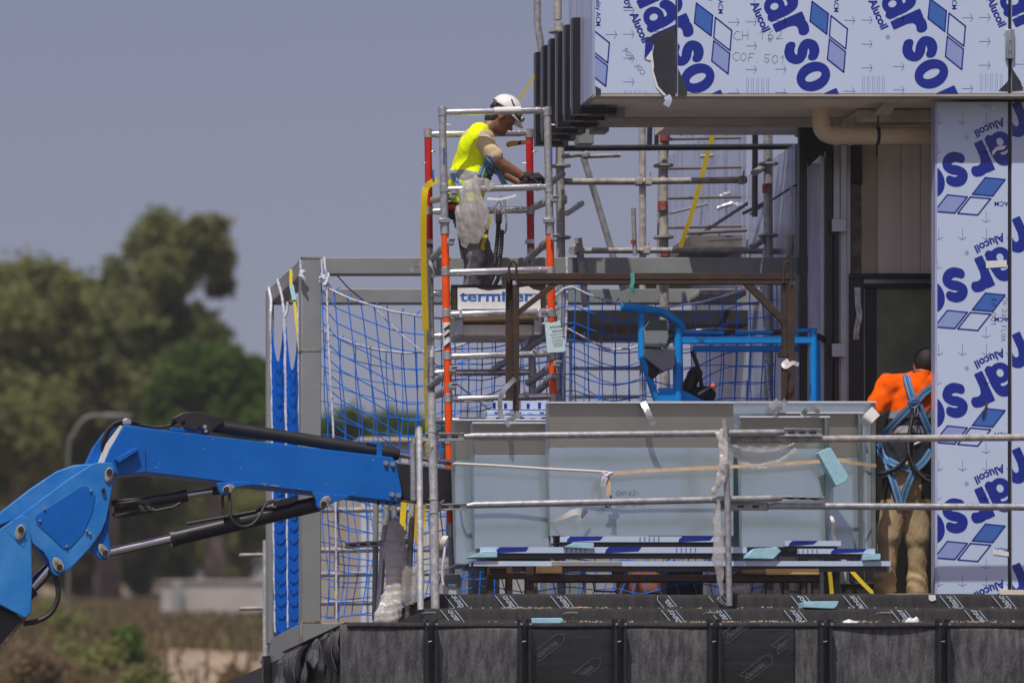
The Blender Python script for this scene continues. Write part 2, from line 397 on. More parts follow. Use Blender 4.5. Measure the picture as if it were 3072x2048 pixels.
mat('panel_satin', (.40,.50,.545), .2, .62, col2=(.50,.59,.62), vs=1.3, stretch=(1.6,1,.5), fac=(.3,.7), bump=.2, bs=2.2, bst=(1.5,1,.6))  # paler upright blotches are reflections put into the base colour
mat('panel_band', (.44,.44,.40), .35, .6, var=.04, vs=2)  # bent upper band: its shade and reflection are put into the olive colour
mat('panel_edge', (.62,.67,.72), .4, .1, var=.06, vs=9)
mat('panel_flange', (.46,.52,.49), .3, .5, var=.12, vs=7)
mat('paper', (.72,.73,.72), .7, var=.06, vs=20)
mat('tag_cyan', (.58,.76,.78), .45, var=.05, vs=30, coat=.3)
mat('ink_black', (.02,.022,.025), .5)
mat('skin', (.25,.115,.06), .45, var=.12, vs=20)
mat('skin_tan', (.33,.16,.09), .5, var=.12, vs=20)
mat('hair', (.010,.009,.009), .6, var=.4, vs=90)
mat('hair_short', (.014,.011,.010), .7, var=.4, vs=90)
mat('vest', (.80,.98,.004), .8, spec=.15, var=.06, vs=12, bump=.25, bs=26)
mat('reflective', (.34,.35,.36), .45, .2, var=.08, vs=20)
mat('tee_beige', (.62,.49,.29), .85, var=.08, vs=9, bump=.2, bs=30)
mat('trouser_grey', (.17,.16,.18), .9, var=.2, vs=8, bump=.3, bs=40)
mat('trouser_black', (.012,.012,.013), .9)
mat('trouser_tan', (.40,.295,.165), .9, var=.14, vs=7, bump=.3, bs=40)
mat('shirt_orange', (1.0,.125,.0), .85, spec=.1, var=.05, vs=8, bump=.2, bs=30)
mat('shirt_navy', (.016,.021,.036), .85, var=.2, vs=9, bump=.2, bs=30)
mat('harness_blue', (.02,.16,.42), .7, var=.15, vs=30, bump=.3, bs=120)
mat('harness_stitch', (.50,.46,.25), .8)
mat('helmet', (.80,.80,.80), .25, var=.03, vs=6, coat=.5)
mat('glove', (.012,.012,.013), .7, var=.4, vs=40)
mat('boot', (.22,.17,.12), .8, var=.3, vs=20)
mat('tool_yellow', (.75,.42,.01), .35)
mat('tool_pink', (.7,.1,.12), .5)
mat('rubble', (.55,.44,.33), .95, var=.2, vs=60)
mat('teal_tape', (.03,.22,.2), .5)
def leafy(name):
    m = MAT[name]; t = m.node_tree; p = t.nodes['Principled BSDF']; o = t.nodes['Material Output']; L = t.links.new
    tl = t.nodes.new('ShaderNodeBsdfTranslucent'); mx = t.nodes.new('ShaderNodeMixShader'); mx.inputs[0].default_value = .58
    src = p.inputs['Base Color'].links[0].from_socket; L(src, tl.inputs[0]); L(p.outputs[0], mx.inputs[1]); L(tl.outputs[0], mx.inputs[2]); L(mx.outputs[0], o.inputs[0])
    p.inputs['Specular IOR Level'].default_value = .25
for q in ('leaf_olive', 'leaf_dark', 'leaf_green', 'leaf_dry'): leafy(q)
# thin crumpled polythene
def film_mat(name, col, a):
    m = bpy.data.materials.new(name); m.use_nodes = True; t = m.node_tree; t.nodes.clear(); L = t.links.new
    o = t.nodes.new('ShaderNodeOutputMaterial'); mx = t.nodes.new('ShaderNodeMixShader'); tr = t.nodes.new('ShaderNodeBsdfTransparent')
    p = t.nodes.new('ShaderNodeBsdfPrincipled'); p.inputs['Base Color'].default_value = (*col, 1); p.inputs['Roughness'].default_value = .1
    p.inputs['Coat Weight'].default_value = .6
    tl = t.nodes.new('ShaderNodeBsdfTranslucent'); tl.inputs[0].default_value = (*col, 1); m2 = t.nodes.new('ShaderNodeMixShader'); m2.inputs[0].default_value = .35
    tc = t.nodes.new('ShaderNodeTexCoord'); n = t.nodes.new('ShaderNodeTexNoise'); n.inputs['Scale'].default_value = 45; n.inputs['Detail'].default_value = 4
    bp = t.nodes.new('ShaderNodeBump'); bp.inputs['Strength'].default_value = .8; bp.inputs['Distance'].default_value = .01
    L(tc.outputs['Object'], n.inputs['Vector']); L(n.outputs[0], bp.inputs['Height']); L(bp.outputs[0], p.inputs['Normal'])
    L(p.outputs[0], m2.inputs[1]); L(tl.outputs[0], m2.inputs[2])
    mx.inputs[0].default_value = a; L(tr.outputs[0], mx.inputs[1]); L(m2.outputs[0], mx.inputs[2]); L(mx.outputs[0], o.inputs[0]); MAT[name] = m
film_mat('polythene', (.70,.68,.65), .46)
film_mat('polythene_white', (.74,.72,.69), .8)
film_mat('polythene_thin', (.66,.62,.58), .45)
mat('basket_blue', (.0,.22,.68), .42, col2=(.005,.26,.74), vs=2, spec=.3)

# ---------------------------------------------------------------- ground and background
rng = random.Random(5)
def ground_z(Y):
    prof = [(-300, 0), (20, 0), (34, 5.9), (44, 7.3), (55, 8.3), (70, 9.6), (95, 11.8), (110, 13.4), (130, 15.2), (2500, 16.5)]
    for (a, za), (b, zb) in zip(prof[:-1], prof[1:]):
        if a <= Y <= b: return za+(zb-za)*(Y-a)/(b-a)
    return prof[-1][1]
def gz(x, Y): return ground_z(Y)+((math.sin(x*.31+Y*.17)+math.sin(x*.13-Y*.23+1)+math.sin(x*.9+Y*.7)*.4)*.1 if 22 < Y < 170 else 0)
b = B(); xs = np.concatenate([np.linspace(-1500, -60, 14), np.linspace(-50, 60, 56), np.linspace(70, 1500, 14)])
ys = np.concatenate([np.linspace(-300, 15, 8), np.linspace(20, 160, 71), np.linspace(200, 2400, 12)])
for Y in ys:
    for x in xs:
        b.v.append((x, Y, gz(x, Y)))
nx = len(xs)
b.f = [(j*nx+i, j*nx+i+1, (j+1)*nx+i+1, (j+1)*nx+i) for j in range(len(ys)-1) for i in range(nx-1)]; b.mi = [0]*len(b.f)
b.build('ground', 'dry_ground', None, loc=(0,0,0), smooth=60, kind='structure')
b = B(); b.add([(-150,-120,.004),(150,-120,.004),(150,18,.004),(-150,18,.004)], [(0,1,2,3)]); b.build('yard_bounce_sheet', 'yard_bounce', None, loc=(0,0,0), kind='structure')  # unseen sheet added over the ground to temper light bounced upward

def leaves(bb, c, r, n, size, rg, squash=(1,1,1)):
    for _ in range(n):
        while True:
            q = Vector((rg.uniform(-1,1), rg.uniform(-1,1), rg.uniform(-1,1)))
            if .25 < q.length < 1: break
        q = q.normalized()*(q.length**.45)
        p = Vector(c)+Vector((q.x*r*squash[0], q.y*r*squash[1], q.z*r*squash[2]))
        a = Vector((rg.gauss(0,1), rg.gauss(0,1), rg.gauss(0,.6)-.5)).normalized(); t = Vector((rg.gauss(0,1), rg.gauss(0,1), rg.gauss(0,1)))
        s_ = a.cross(t).normalized(); l = size*rg.uniform(.6,1.4); wd = l*.42
        bb.add([p, p+a*l*.5+s_*wd*.5, p+a*l, p+a*l*.5-s_*wd*.5], [(0,1,2,3)])
def tree(name, label, Y, trunk, blobs, m, size=.3, dens=1.0, seed=1, group='trees on the bank behind'):
    rg = random.Random(seed); base = P(*trunk[0], Y); base.z = ground_z(Y)-.2
    t = thing(name, base, label, 'tree', group)
    tb = B(); pts = [base]+[P(x, y, Y) for x, y in trunk[1:]]; pts = spline(pts, 5); n = len(pts)
    tb.tube(pts, [.34*(1-.75*i/(n-1)) for i in range(n)], 9)
    for (x, y, r) in blobs:
        c = P(x, y, Y+rg.uniform(-1, 1)); q = min(pts, key=lambda p: (p-c).length+max(0, p.z-c.z)*2)
        tb.tube(spline([q, (q+c)/2+Vector((rg.uniform(-.2,.2), rg.uniform(-.4,.4), -.15)), c], 4), [.055, .05, .045, .04, .036, .03, .025, .02, .015][:9], 6)
    tb.build('trunk', 'bark', t)
    cb = B(); s = S(Y)
    for (x, y, r) in blobs:
        c = P(x, y, Y+rg.uniform(-1.2, 1.2)); rr = r*s
        k = max(5, int(13*rr))
        for _ in range(k):
            v = Vector((rg.gauss(0,.5), rg.gauss(0,.5), rg.gauss(0,.5)))*rr
            leaves(cb, c+v, rr*rg.uniform(.34,.6), int(dens*230*rg.uniform(.7,1.2)), size*.85, rg, (1,1,1.25))
        for _ in range(int(90*rr)):                      # stray sprays round the outline
            v = Vector((rg.gauss(0,1), rg.gauss(0,1), rg.gauss(0,1))).normalized()*rr*rg.uniform(.85,1.45); leaves(cb, c+v, .16, 5, size*.9, rg, (1,1,1.6))
    cb.build('crown', m, t, smooth=0)
    return t
tree('eucalyptus_tree', 'broad dark olive tree at the far left edge', 92, [(70,1800),(60,1500),(80,1200),(60,1000)],
     [(10,880,70),(80,860,75),(165,840,55),(150,905,70),(40,960,95),(160,1000,85),(20,1080,95),(120,1110,90),(40,1230,90),(190,1230,60),(-60,1000,120),(-60,1250,120),(90,1330,80),(20,1420,90)], 'leaf_olive', seed=3)
tree('eucalyptus_tree', 'tallest olive tree with a forked drooping top', 96, [(330,1830),(320,1500),(350,1250),(430,1000),(470,760)],
     [(470,690,48),(440,735,42),(510,705,45),(560,730,38),(625,700,32),(640,745,36),(655,800,26),(662,850,18),(480,800,55),(530,830,48),(440,880,48),(480,905,50),(370,880,55),(350,850,32),(300,935,60),(400,960,70),(480,985,60),(550,990,42),(320,1040,80),(240,960,60),(240,1080,75),(400,1080,60),(610,990,42),(630,1025,30),(575,965,28),(590,720,30),(560,790,34),(250,890,45),(230,1000,70),(330,1130,80),(420,1160,70),(500,1080,60),(160,1130,70),(520,1040,45),(600,770,24)], 'leaf_dark', seed=9)
tree('eucalyptus_tree', 'dark tree behind the knuckle of the blue boom', 99, [(250,1860),(255,1600),(260,1300)],
     [(250,1180,90),(330,1200,80),(180,1330,90),(300,1330,100),(390,1240,70),(420,1340,90),(130,1450,100),(250,1480,100),(380,1450,90),(60,1560,90),(180,1600,70),(330,1590,80),(480,1420,80),(450,1230,70),(470,1500,80),(100,1300,90),(30,1500,90),(390,1560,80),(220,1400,90),(250,1660,60),(120,1680,60),(400,1660,60)], 'leaf_dark', seed=12)
tree('broadleaf_tree', 'rounded bright green tree beside the steel frame', 88, [(640,1840),(645,1600),(640,1350)],
     [(530,1140,60),(600,1115,65),(680,1120,60),(740,1150,55),(770,1210,55),(560,1200,80),(660,1200,90),(520,1270,75),(620,1290,85),(730,1290,80),(790,1280,50),(560,1360,70),(690,1370,70)], 'leaf_green', seed=21, size=.26)
tree('broadleaf_tree', 'olive scrub tree below the blue lift cylinders', 104, [(560,1800),(560,1650)],
     [(470,1560,70),(560,1530,80),(660,1540,80),(740,1560,70),(520,1640,70),(640,1640,75),(740,1640,70),(790,1480,50),(430,1660,50)], 'leaf_olive', seed=25)
tree('broadleaf_tree', 'low yellowish green tree seen through the blue net', 90, [(1080,1600),(1080,1420)],
     [(960,1330,50),(1020,1310,50),(1090,1300,55),(1160,1310,55),(1240,1315,55),(1010,1390,70),(1120,1390,80),(1230,1390,70),(1320,1330,50),(1420,1340,60),(900,1400,60),(1020,1500,70)], 'leaf_green', seed=31, size=.26)
def shrub(px, py, r, Y, m, label, seed, hgt=1.0):
    rg = random.Random(seed); c = P(px, py, Y); base = Vector((c.x, Y, ground_z(Y)-.3)); t = thing('shrub', base, label, 'shrub', 'shrubs on the bank')
    tb = B()
    for k in range(5): tb.tube([base, c+Vector((rg.uniform(-1,1)*r*S(Y)*.6, rg.uniform(-.3,.3), rg.uniform(0,.4)))], [.05,.02], 5)
    tb.build('stem', 'bark', t); cb = B()
    for _ in range(9): leaves(cb, c+Vector((rg.gauss(0,.45)*r*S(Y), rg.gauss(0,.4), rg.gauss(0,.35)*r*S(Y)*hgt)), r*S(Y)*.5, 90, .16, rg)
    cb.build('foliage', m, t, smooth=0)
shrub(380, 1960, 70, 40, 'leaf_green', 'bright green shrub in front of the bare bank', 2, 1.6)
shrub(290, 1990, 90, 39, 'leaf_olive', 'olive shrub left of the bright green shrub', 3)
shrub(190, 1900, 70, 46, 'leaf_olive', 'thin olive shrub at the foot of the lamp post', 4, 1.6)
shrub(120, 2010, 110, 36, 'leaf_dry', 'dry brown shrub under the blue boom', 5)
shrub(455, 2050, 50, 37, 'leaf_olive', 'small olive shrub at the bottom of the bank', 6)
shrub(700, 2040, 28, 37, 'leaf_dry', 'dry twiggy shrub on the pale bare earth', 7, 1.5)
shrub(560, 1915, 100, 55, 'leaf_dark', 'dark low hedge above the bare earth', 10, .35)
shrub(740, 1912, 70, 55, 'leaf_dark', 'dark low hedge beside the steel post', 11, .35)
b = B(); rg = random.Random(15)                          # pale trodden earth on the near slope
g_ = [(x, Y, gz(x, Y)+.03) for Y in (33,36,38,40,43.5) for x in np.linspace(Xof(455+5*(Y-34),Y), Xof(1010,Y), 12)]
b.add(g_, [(j*12+i, j*12+i+1, j*12+13+i, j*12+12+i) for j in range(4) for i in range(11)]); b.build('dirt_path', 'dirt', None, loc=(0,0,0), smooth=60, kind='structure')
b = B()
for _ in range(9000):
    Y = rg.uniform(37,86); px = rg.uniform(-150,980)
    if Y < 44 and px > 470 and rg.random() < .93: continue
    x = Xof(px, Y); z = gz(x, Y)-.05; h_ = rg.uniform(.12,.38); a = rg.uniform(0,6.3); l_ = rg.uniform(.05,.3)
    for k in range(3):
        dx, dy = math.cos(a+k*2.1), math.sin(a+k*2.1); b.add([(x-dy*.03,Y+dx*.03,z),(x+dy*.03,Y-dx*.03,z),(x+dx*l_+dy*.015,Y+dy*l_,z+h_),(x+dx*l_-dy*.015,Y+dy*l_,z+h_)], [(0,1,2,3)], 0 if rg.random() < .85 else 1)
b.build('dry_grass', ['leaf_dry', 'leaf_olive'], None, loc=(0,40,0), smooth=0, kind='stuff', label='dry brown grass covering the bank', cat='grass')
# street lamp, wall, house, cabin
t = thing('street_lamp', (Xof(205, 48), 48, ground_z(48)), 'pale curved street lamp behind the blue boom', 'lamp'); s = S(48)
b = B(); zt = Zof(1370, 48); x = Xof(205, 48)
b.tube(spline([(x,48,ground_z(48)-.3), (x,48,zt-2), (x,48,zt), P(222,1300,48), P(255,1255,48), P(300,1246,48), P(330,1248,48)], 6), .032, 8); b.build('pole', 'lamp_metal', t)
b = B(); b.box(P(350,1250,48), (.5,.22,.1)); b.build('lamp_head', 'lamp_metal', t, bevel=.03)
t = thing('boundary_wall', P(650,1850,70), 'pale rendered boundary wall on the bank', 'wall')
b = B(); b.pbox(488,900,1745,1870,70,70.4); b.build('wall_face', 'plaster_pale', t)
b = B(); b.pbox(484,904,1738,1745,69.95,70.45); b.build('coping', 'plaster_pale', t)
b = B(); b.pbox(520,545,1744,1870,69.8,69.99); b.build('pier', 'steel_grey', t)
t = thing('house', P(545,1600,125), 'distant house with an orange tiled roof between the trees', 'house')
b = B(); b.pbox(478,640,1480,1640,125,131); b.build('wall_face', 'plaster_pale', t)
b = B(); a0, a1, a2, a3 = P(470,1482,124.8), P(648,1482,124.8), P(620,1438,128), P(498,1438,128)
b.add([a0,a1,a2,a3,a0+Vector((0,7,0)),a1+Vector((0,7,0))], [(0,1,2,3),(4,3,2,5),(0,3,4),(1,5,2),(0,4,5,1)]); b.build('roof', 'roof_tile', t)
b = B(); b.pbox(540,560,1505,1540,124.9,125.2); b.build('window', 'glass_dark', t)
t = thing('site_cabin', P(1180,2100,14), 'beige site cabin behind the blue net and loose poles', 'cabin')
s = S(14); b = B(); b.pbox(1085,1330,1322,2300,14,17); b.build('wall_face', 'cabin_beige', t)
b = B(); b.pbox(1078,1336,1310,1322,13.92,17.1); b.build('roof', 'cabin_beige', t)
for x in (1092, 1115, 1240, 1290):
    b = B(); b.pbox(x-8, x+8, 1324, 2298, 13.95, 14.0); b.build('panel_joint', 'panel_edge', t)
b = B(); b.pbox(1150,1215,1400,1560,13.96,14.0); b.build('window', 'frame_dark', t)

# ---------------------------------------------------------------- building: roof fascia, pillar, recess, side wall
bl = thing('building', P(2600,3050,1.5), 'building shell with blue printed protective film on its panels', 'building')
YFA = .28
ZS = Zof(281, YFA)                                    # soffit level
pxm = S(YFA)
def film_cell(pr, ox, oy, rot, u):
    """one repeat of the printed film around the letter o at (ox, oy); u = metres per photo pixel; rot turns the sheet"""
    cr, sr = math.cos(rot), math.sin(rot)
    T = lambda x, y: (ox+(x*cr-y*sr)*u, oy+(x*sr+y*cr)*u)
    A = R(-65.8)+rot
    def txt(key, s_, size, x, y, ang, bold=0, sx=1, shear=0):
        X, Y_ = T(x, y); pr.add(key, *place2d(text2d(s_, bold, shear), size*u, ang, X, Y_, sx))
    d = (math.cos(R(-65.8)), math.sin(R(-65.8))); nrm = (-d[1], d[0])
    # letters one by one so that each stands where the film has it
    for ch, al, wd in (('l',-292,.56), ('a',-235,1.04), ('r',-160,1.0), ('s',-84,1.03), ('o',0,1.1), ('n',92,1.0)):
        bx, by = d[0]*(al-wd*37.5)-nrm[0]*49, d[1]*(al-wd*37.5)-nrm[1]*49; X, Y_ = T(bx, by); g = glyph(ch)
        cA, sA = math.cos(A), math.sin(A); pr.n = getattr(pr, 'n', 0)+1
        pr.add('big#%d' % pr.n, [(X+(gx*75*cA-gy*98*sA)*u, Y_+(gx*75*sA+gy*98*cA)*u) for gx, gy in g[0]], g[1])
    txt('small', 'by', 33, d[0]*-322-nrm[0]*83, d[1]*-322-nrm[1]*83, A, .018)
    txt('small', 'Alucoil', 34, d[0]*-276-nrm[0]*83, d[1]*-276-nrm[1]*83, A, .034)
    txt('fine', '\u00ae', 17, d[0]*-160-nrm[0]*80, d[1]*-160-nrm[1]*80, A, 0)
    for poly, key in ((((-4,225),(45,188),(40,127),(-10,166)), 'mid'), (((53,182),(102,143),(97,83),(48,121)), None), (((48,112),(96,74),(91,13),(42,52)), 'light')):
        q = [T(*p) for p in poly]
        pr.n += 1
        if key: pr.add('%s#%d' % (key, pr.n), q, [(3,2,1,0)])
        v, f = line2d(q+[q[0]], 4.2*u); pr.add('edge#%d' % pr.n, v, f, .0006)
    X, Y_ = T(62, 300); pr.add('small', *place2d(text2d('Quality ACM', .012), 20*u, R(-90)+rot, X, Y_))
    X, Y_ = T(33, 325); pr.add('small', *place2d(text2d('Worldwide', .012), 20*u, R(-90)+rot, X, Y_))
    for x, y in ((108,168),(160,169),(160,97),(160,26),(-98,22),(-98,-48),(108,-44),(160,240),(-98,92+75)):
        q = [T(x-16, y), T(x+16, y)]; pr.add('fine', *line2d(q, 1.7*u))
        pr.add('fine', *line2d([T(x+9, y+12), T(x+16, y), T(x+9, y-12)], 1.7*u))
    rg = random.Random(int(ox*100)+int(oy*77))
    for c in range(5):
        for l in range(2):
            x = 147+c*15+l*5.5; y = 2-rg.uniform(0,3)
            while y > -46:
                L_ = rg.uniform(3, 9); pr.add('faint', *line2d([T(x, y), T(x, y-L_)], 1.6*u)); y -= L_+1.8
PM = {'big':'ink_blue', 'small':'ink_blue', 'fine':'ink_fine', 'mid':'ink_mid', 'light':'ink_light', 'edge':'ink_blue', 'pencil':'ink_pencil', 'faint':'ink_light'}
PN = {'big':'letter', 'small':'small_lettering', 'fine':'arrow_print', 'mid':'diamond_mark', 'light':'pale_diamond_mark', 'edge':'diamond_outline', 'pencil':'handwriting', 'faint':'fine_print'}
HW = {'C':[[(.8,.9),(.4,1),(.05,.6),(.1, YFA),(.5,0),(.8,.15)]], 'H':[[(.1,1),(.05,0)],[(.7,1),(.65,0)],[(.05,.5),(.7,.55)]], '1':[[(.1,.7),(.4,1),(.35,0)]],
      '6':[[(.6,1),(.1,.5),(.15,.05),(.5,0),(.65,.3),(.4,.5),(.1,.35)]], '2':[[(.05,.8),(.35,1),(.65,.8),(.5,.4),(0,0),(.7,.02)]],
      'O':[[(.4,1),(.05,.7),(.05,.25),(.4,0),(.7,.3),(.65,.8),(.4,1)]], '0':[[(.4,1),(.05,.7),(.05,.25),(.4,0),(.7,.3),(.65,.8),(.4,1)]],
      'F':[[(.1,1),(.05,0)],[(.1,1),(.7,1)],[(.08,.5),(.5,.52)]], '.':[[(.2,0),(.28,.06)]], '5':[[(.7,1),(.15,1),(.1,.55),(.5,.55),(.65,.25),(.4,0),(.05, YFA)]],
      '-':[[(.1,.45),(.5,.5)]], 'L':[[(.1,1),(.05,0),(.6,.02)]], 'A':[[(0,0),(.35,1),(.7,0)],[(.12,.4),(.58,.4)]], 'V':[[(.1,1),(.35,0),(.7,1)]], '3':[[(.05,.9),(.4,1),(.6,.75),(.25,.55),(.6,.35),(.4,0),(0, YFA)]], ' ':[], 
      'B':[[(.1,0),(.1,1),(.55,.85),(.1,.55),(.6,.3),(.1,0)]], 'P':[[(.1,0),(.1,1),(.6,.8),(.1,.5)]], '4':[[(.5,0),(.5,1),(0,.35),(.7,.35)]]}
def hand(pr, s_, x, y, h, ang, wd, key='pencil'):
    c, sn = math.cos(ang), math.sin(ang); ox = 0
    for ch in s_:
        for st in HW[ch]:
            q = [(x+((ox+a)*c-b_*sn)*h, y+((ox+a)*sn+b_*c)*h) for a, b_ in st]; pr.add(key, *line2d(q, wd))
        ox += .95
TOPZ = Zof(-260, YFA)
def panel_frame(x0, x1, z0, z1, Y): return dict(O=(0, Y, 0), U=(1,0,0), V=(0,0,1), N=(0,-1,0), rect=(x0, x1, z0, z1))
joints = [(1785, 2027), (2033, 3025), (3036, 3500)]
for i, (a, c) in enumerate(joints):
    x0, x1 = Xof(a, YFA), Xof(c, YFA); b = B(); b.bx(x0, x1, YFA, YFA+.06, ZS, TOPZ)
    lab = ['fascia panel with torn film at the roof corner', 'long fascia panel printed with repeated blue lettering', 'fascia panel cut off by the picture edge'][i]
    p = b.build('fascia_panel', 'film_white', bl, bevel=.003, label=lab)
    pr = Print(**panel_frame(x0, x1, ZS, TOPZ, YFA))
    cells = [[(1726,272),(2078,262)], [(2093,235),(2440,230),(2794,222),(3148,215)], [(3160,215)]][i]
    for cx, cy in cells:
        film_cell(pr, Xof(cx, YFA), Zof(cy, YFA), 0, pxm)
        if i == 1: film_cell(pr, Xof(cx-120, YFA), Zof(cy-400, YFA), 0, pxm)
    q = lambda X, Y_: (Xof(X, YFA), Zof(Y_, YFA))
    if i == 1:
        hand(pr, 'CH 162', *q(2200,122), 27*pxm, R(2), 1.3*pxm); hand(pr, 'COF.501', *q(2196,182), 25*pxm, R(-4), 1.3*pxm)
    if i == 0: hand(pr, 'COF.506', *q(1938,218), 15*pxm, R(128), 1.3*pxm)
    pr.done(p, PM, PN)
    # torn film showing the dark face
    tears = [[[(1938,115),(2026,80),(2026,288),(2000,286),(1975,262),(1962,215),(1955,180),(1960,150),(1963,133),(1950,128)], [(1786,258),(1803,268),(1802,283),(1788,289)]],
             [[(2034,205),(2062,268),(2060,286),(2034,288)], [(3024,242),(3018,250),(2996,272),(3024,274)]], [[(3036,205),(3062,245),(3070,270),(3036,274)]]][i]
    for tp in tears:
        b = B(); b.prism(tp, YFA-.0035, YFA-.0015); b.build('torn_patch', 'bare_panel', p)
    if i == 0:
        b = B(); b.prism([(1937,115),(1950,128),(1966,122),(1958,135),(1952,174),(1933,176)], YFA-.0065, YFA-.0045); b.build('peeled_film', 'ink_blue', p)
        b = B(); rg = random.Random(4); pts = [(1936,177),(1956,150),(1962,200),(1960,215),(1975,260),(2000,287),(1990,286),(1968,262),(1957,225),(1953,182)]
        b.prism(pts, YFA-.0075, YFA-.0045); b.build('peeled_film', 'paper', p)
        b = B(); b.ribbon(spline([P(2000,288,YFA-.01), P(2006,300,YFA-.015), P(1998,318,YFA-.01)], 4), .05, .0015); b.build('peeled_film', 'film_side', p)
b = B(); b.bx(Xof(1785, YFA), Xof(3500, YFA), YFA+.002, YFA+.12, ZS-.02, ZS-.001); b.build('drip_edge', 'beam_pale', bl)
for q0, q1 in ((2027,2033),(3025,3036)):
    b = B(); b.bx(Xof(q0, YFA), Xof(q1, YFA), YFA+.03, YFA+.05, ZS, TOPZ); b.build('joint_strip', 'black_metal', bl)
b = B(); b.pbox(3018,3044,88,176,YFA-.03,YFA-.002); b.pbox(3026,3036,88,176,YFA-.038,YFA-.03); b.build('joint_bracket', 'silver', bl, bevel=.004)
for y in (120,150):
    b = B(); b.disc(P(3031,y,YFA-.05), .007, .02); b.build('rivet', 'chrome', bl)
# return face at the left end, soffit, back beam
x0 = Xof(1785, YFA)
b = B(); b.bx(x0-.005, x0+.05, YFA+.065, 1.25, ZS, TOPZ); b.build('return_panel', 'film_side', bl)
for q0, q1, yb in ((x0+.051, Xof(2130, YFA)-.001, 1.5), (Xof(2130, YFA), Xof(3500, YFA), 2.2)):  # left part made shallow so the sun reaches the frame beam
    b = B(); b.bx(q0, q1, YFA+.121, yb, ZS+.004, ZS+.14); b.build('soffit', 'soffit', bl)
b = B(); b.bx(x0+.06, Xof(3500, YFA), YFA+.07, YFA+.1, ZS+.15, TOPZ); b.build('fascia_backing', 'black_matt', bl)
for q0, q1, yb in ((x0+.06, Xof(2130, YFA)-.001, .95), (Xof(2130, YFA), Xof(3500, YFA), 2.2)):  # unseen slab, its left part cut short to let sun onto the beam
    b = B(); b.bx(q0, q1, YFA+.11, yb, TOPZ-.1, TOPZ); b.build('roof_slab', 'concrete', bl)
b = B(); b.bx(Xof(1800,1.36), Xof(2565,1.36), 1.36, 1.5, Zof(374,1.36), ZS+.003); b.build('edge_beam', 'beam_pale', bl, bevel=.006)
# louvre fins
for i in range(6):
    Y = .80+.29*i; X = x0-.012
    zt = Zof(52, .80)+.0*i; zb = Zof(342, .80)
    b = B(); b.bx(X-.05, X+.012, Y, Y+.085, zb, zt)
    b.bx(X+.0125, X+.28-.02*i, Y, Y+.085, zb, zb+.05); f = b.build('louvre_fin', 'black_metal', bl, bevel=.004)
    b = B(); b.bx(X-.045, X-.01, Y+.0855, Y+.125, zb+.06, zt); b.build('fin_edge', 'silver', f)
    b = B(); b.bx(X+.09, X+.2, Y-.006, Y+.09, zb-.004, zb+.054); b.build('fin_clip', 'black_matt', f)
    if i in (0, 2, 4):
        b = B(); b.bx(X+.24, X+.36, Y+.1, Y+.26, zb-.02, zb+.17); b.build('fin_bracket', 'steel_grey', bl, bevel=.004)
# pillar
PYF = .50; pz0 = Zof(1781, .1)-.0; ptop = ZS-.002
pu = S(PYF)
for i, (a, c) in enumerate([(2812, 3024), (3036, 3500)]):
    x0p, x1p = Xof(a, PYF), Xof(c, PYF); b = B(); b.bx(x0p, x1p, PYF, PYF+.05, pz0, ptop-.022)
    p = b.build('pillar_panel', 'film_white', bl, bevel=.003, label=['tall pillar panel with upside down blue lettering', 'pillar panel cut off by the picture edge'][i])
    pr = Print(**panel_frame(x0p, x1p, pz0, ptop-.022, PYF))
    for k in range(-2, 6):
        cx, cy = [(2790, 543+346*k), (3133, 322+346*k)][i]
        film_cell(pr, Xof(cx, PYF), Zof(cy, PYF), R(-90), pu)
    if i == 0:
        hand(pr, 'CH-23V FLOA', Xof(3008,PYF), Zof(890,PYF), 13*pu, R(-92), 1.2*pu); hand(pr, 'B4 001', Xof(2975,PYF), Zof(895,PYF), 15*pu, R(-92), 1.2*pu)
    pr.done(p, PM, PN)
    if i == 0:
        for q in ([(2976,455),(2990,440),(3020,437),(3012,448),(2990,452),(2978,468)], [(2958,783),(3020,780),(3020,800),(2958,804)], [(2980,1645),(3026,1655),(3026,1668),(2980,1662)], [(2974,328),(2984,315),(2992,322),(2980,334)], [(2880,315),(2888,362),(2882,360)]):
            b = B(); b.prism(q, PYF-.0045, PYF-.003); b.build('peeled_film', 'paper', p)
        b = B(); b.ribbon(spline([P(2962,1200,PYF-.004), P(2955,1230,PYF-.02), P(2948,1255,PYF-.01)], 4), .012, .002); b.build('peeled_film', 'bare_panel', p)
b = B(); b.bx(Xof(3024,PYF), Xof(3036,PYF), PYF+.025, PYF+.045, pz0, ptop-.03); b.build('joint_strip', 'black_metal', bl)
b = B(); b.bx(Xof(2800,PYF+.051), Xof(2812,PYF+.051)+.02, PYF+.004, PYF+.11, pz0, ptop-.025); b.build('pillar_side', 'film_side', bl)
b = B(); b.bx(Xof(2870,PYF), Xof(3500,PYF), PYF+.06, PYF+.25, pz0, ptop-.03); b.build('pillar_core', 'black_matt', bl)
b = B(); b.pbox(3000,3072,1768,1786,PYF-.03,PYF-.005); b.build('base_profile', 'soffit', bl)
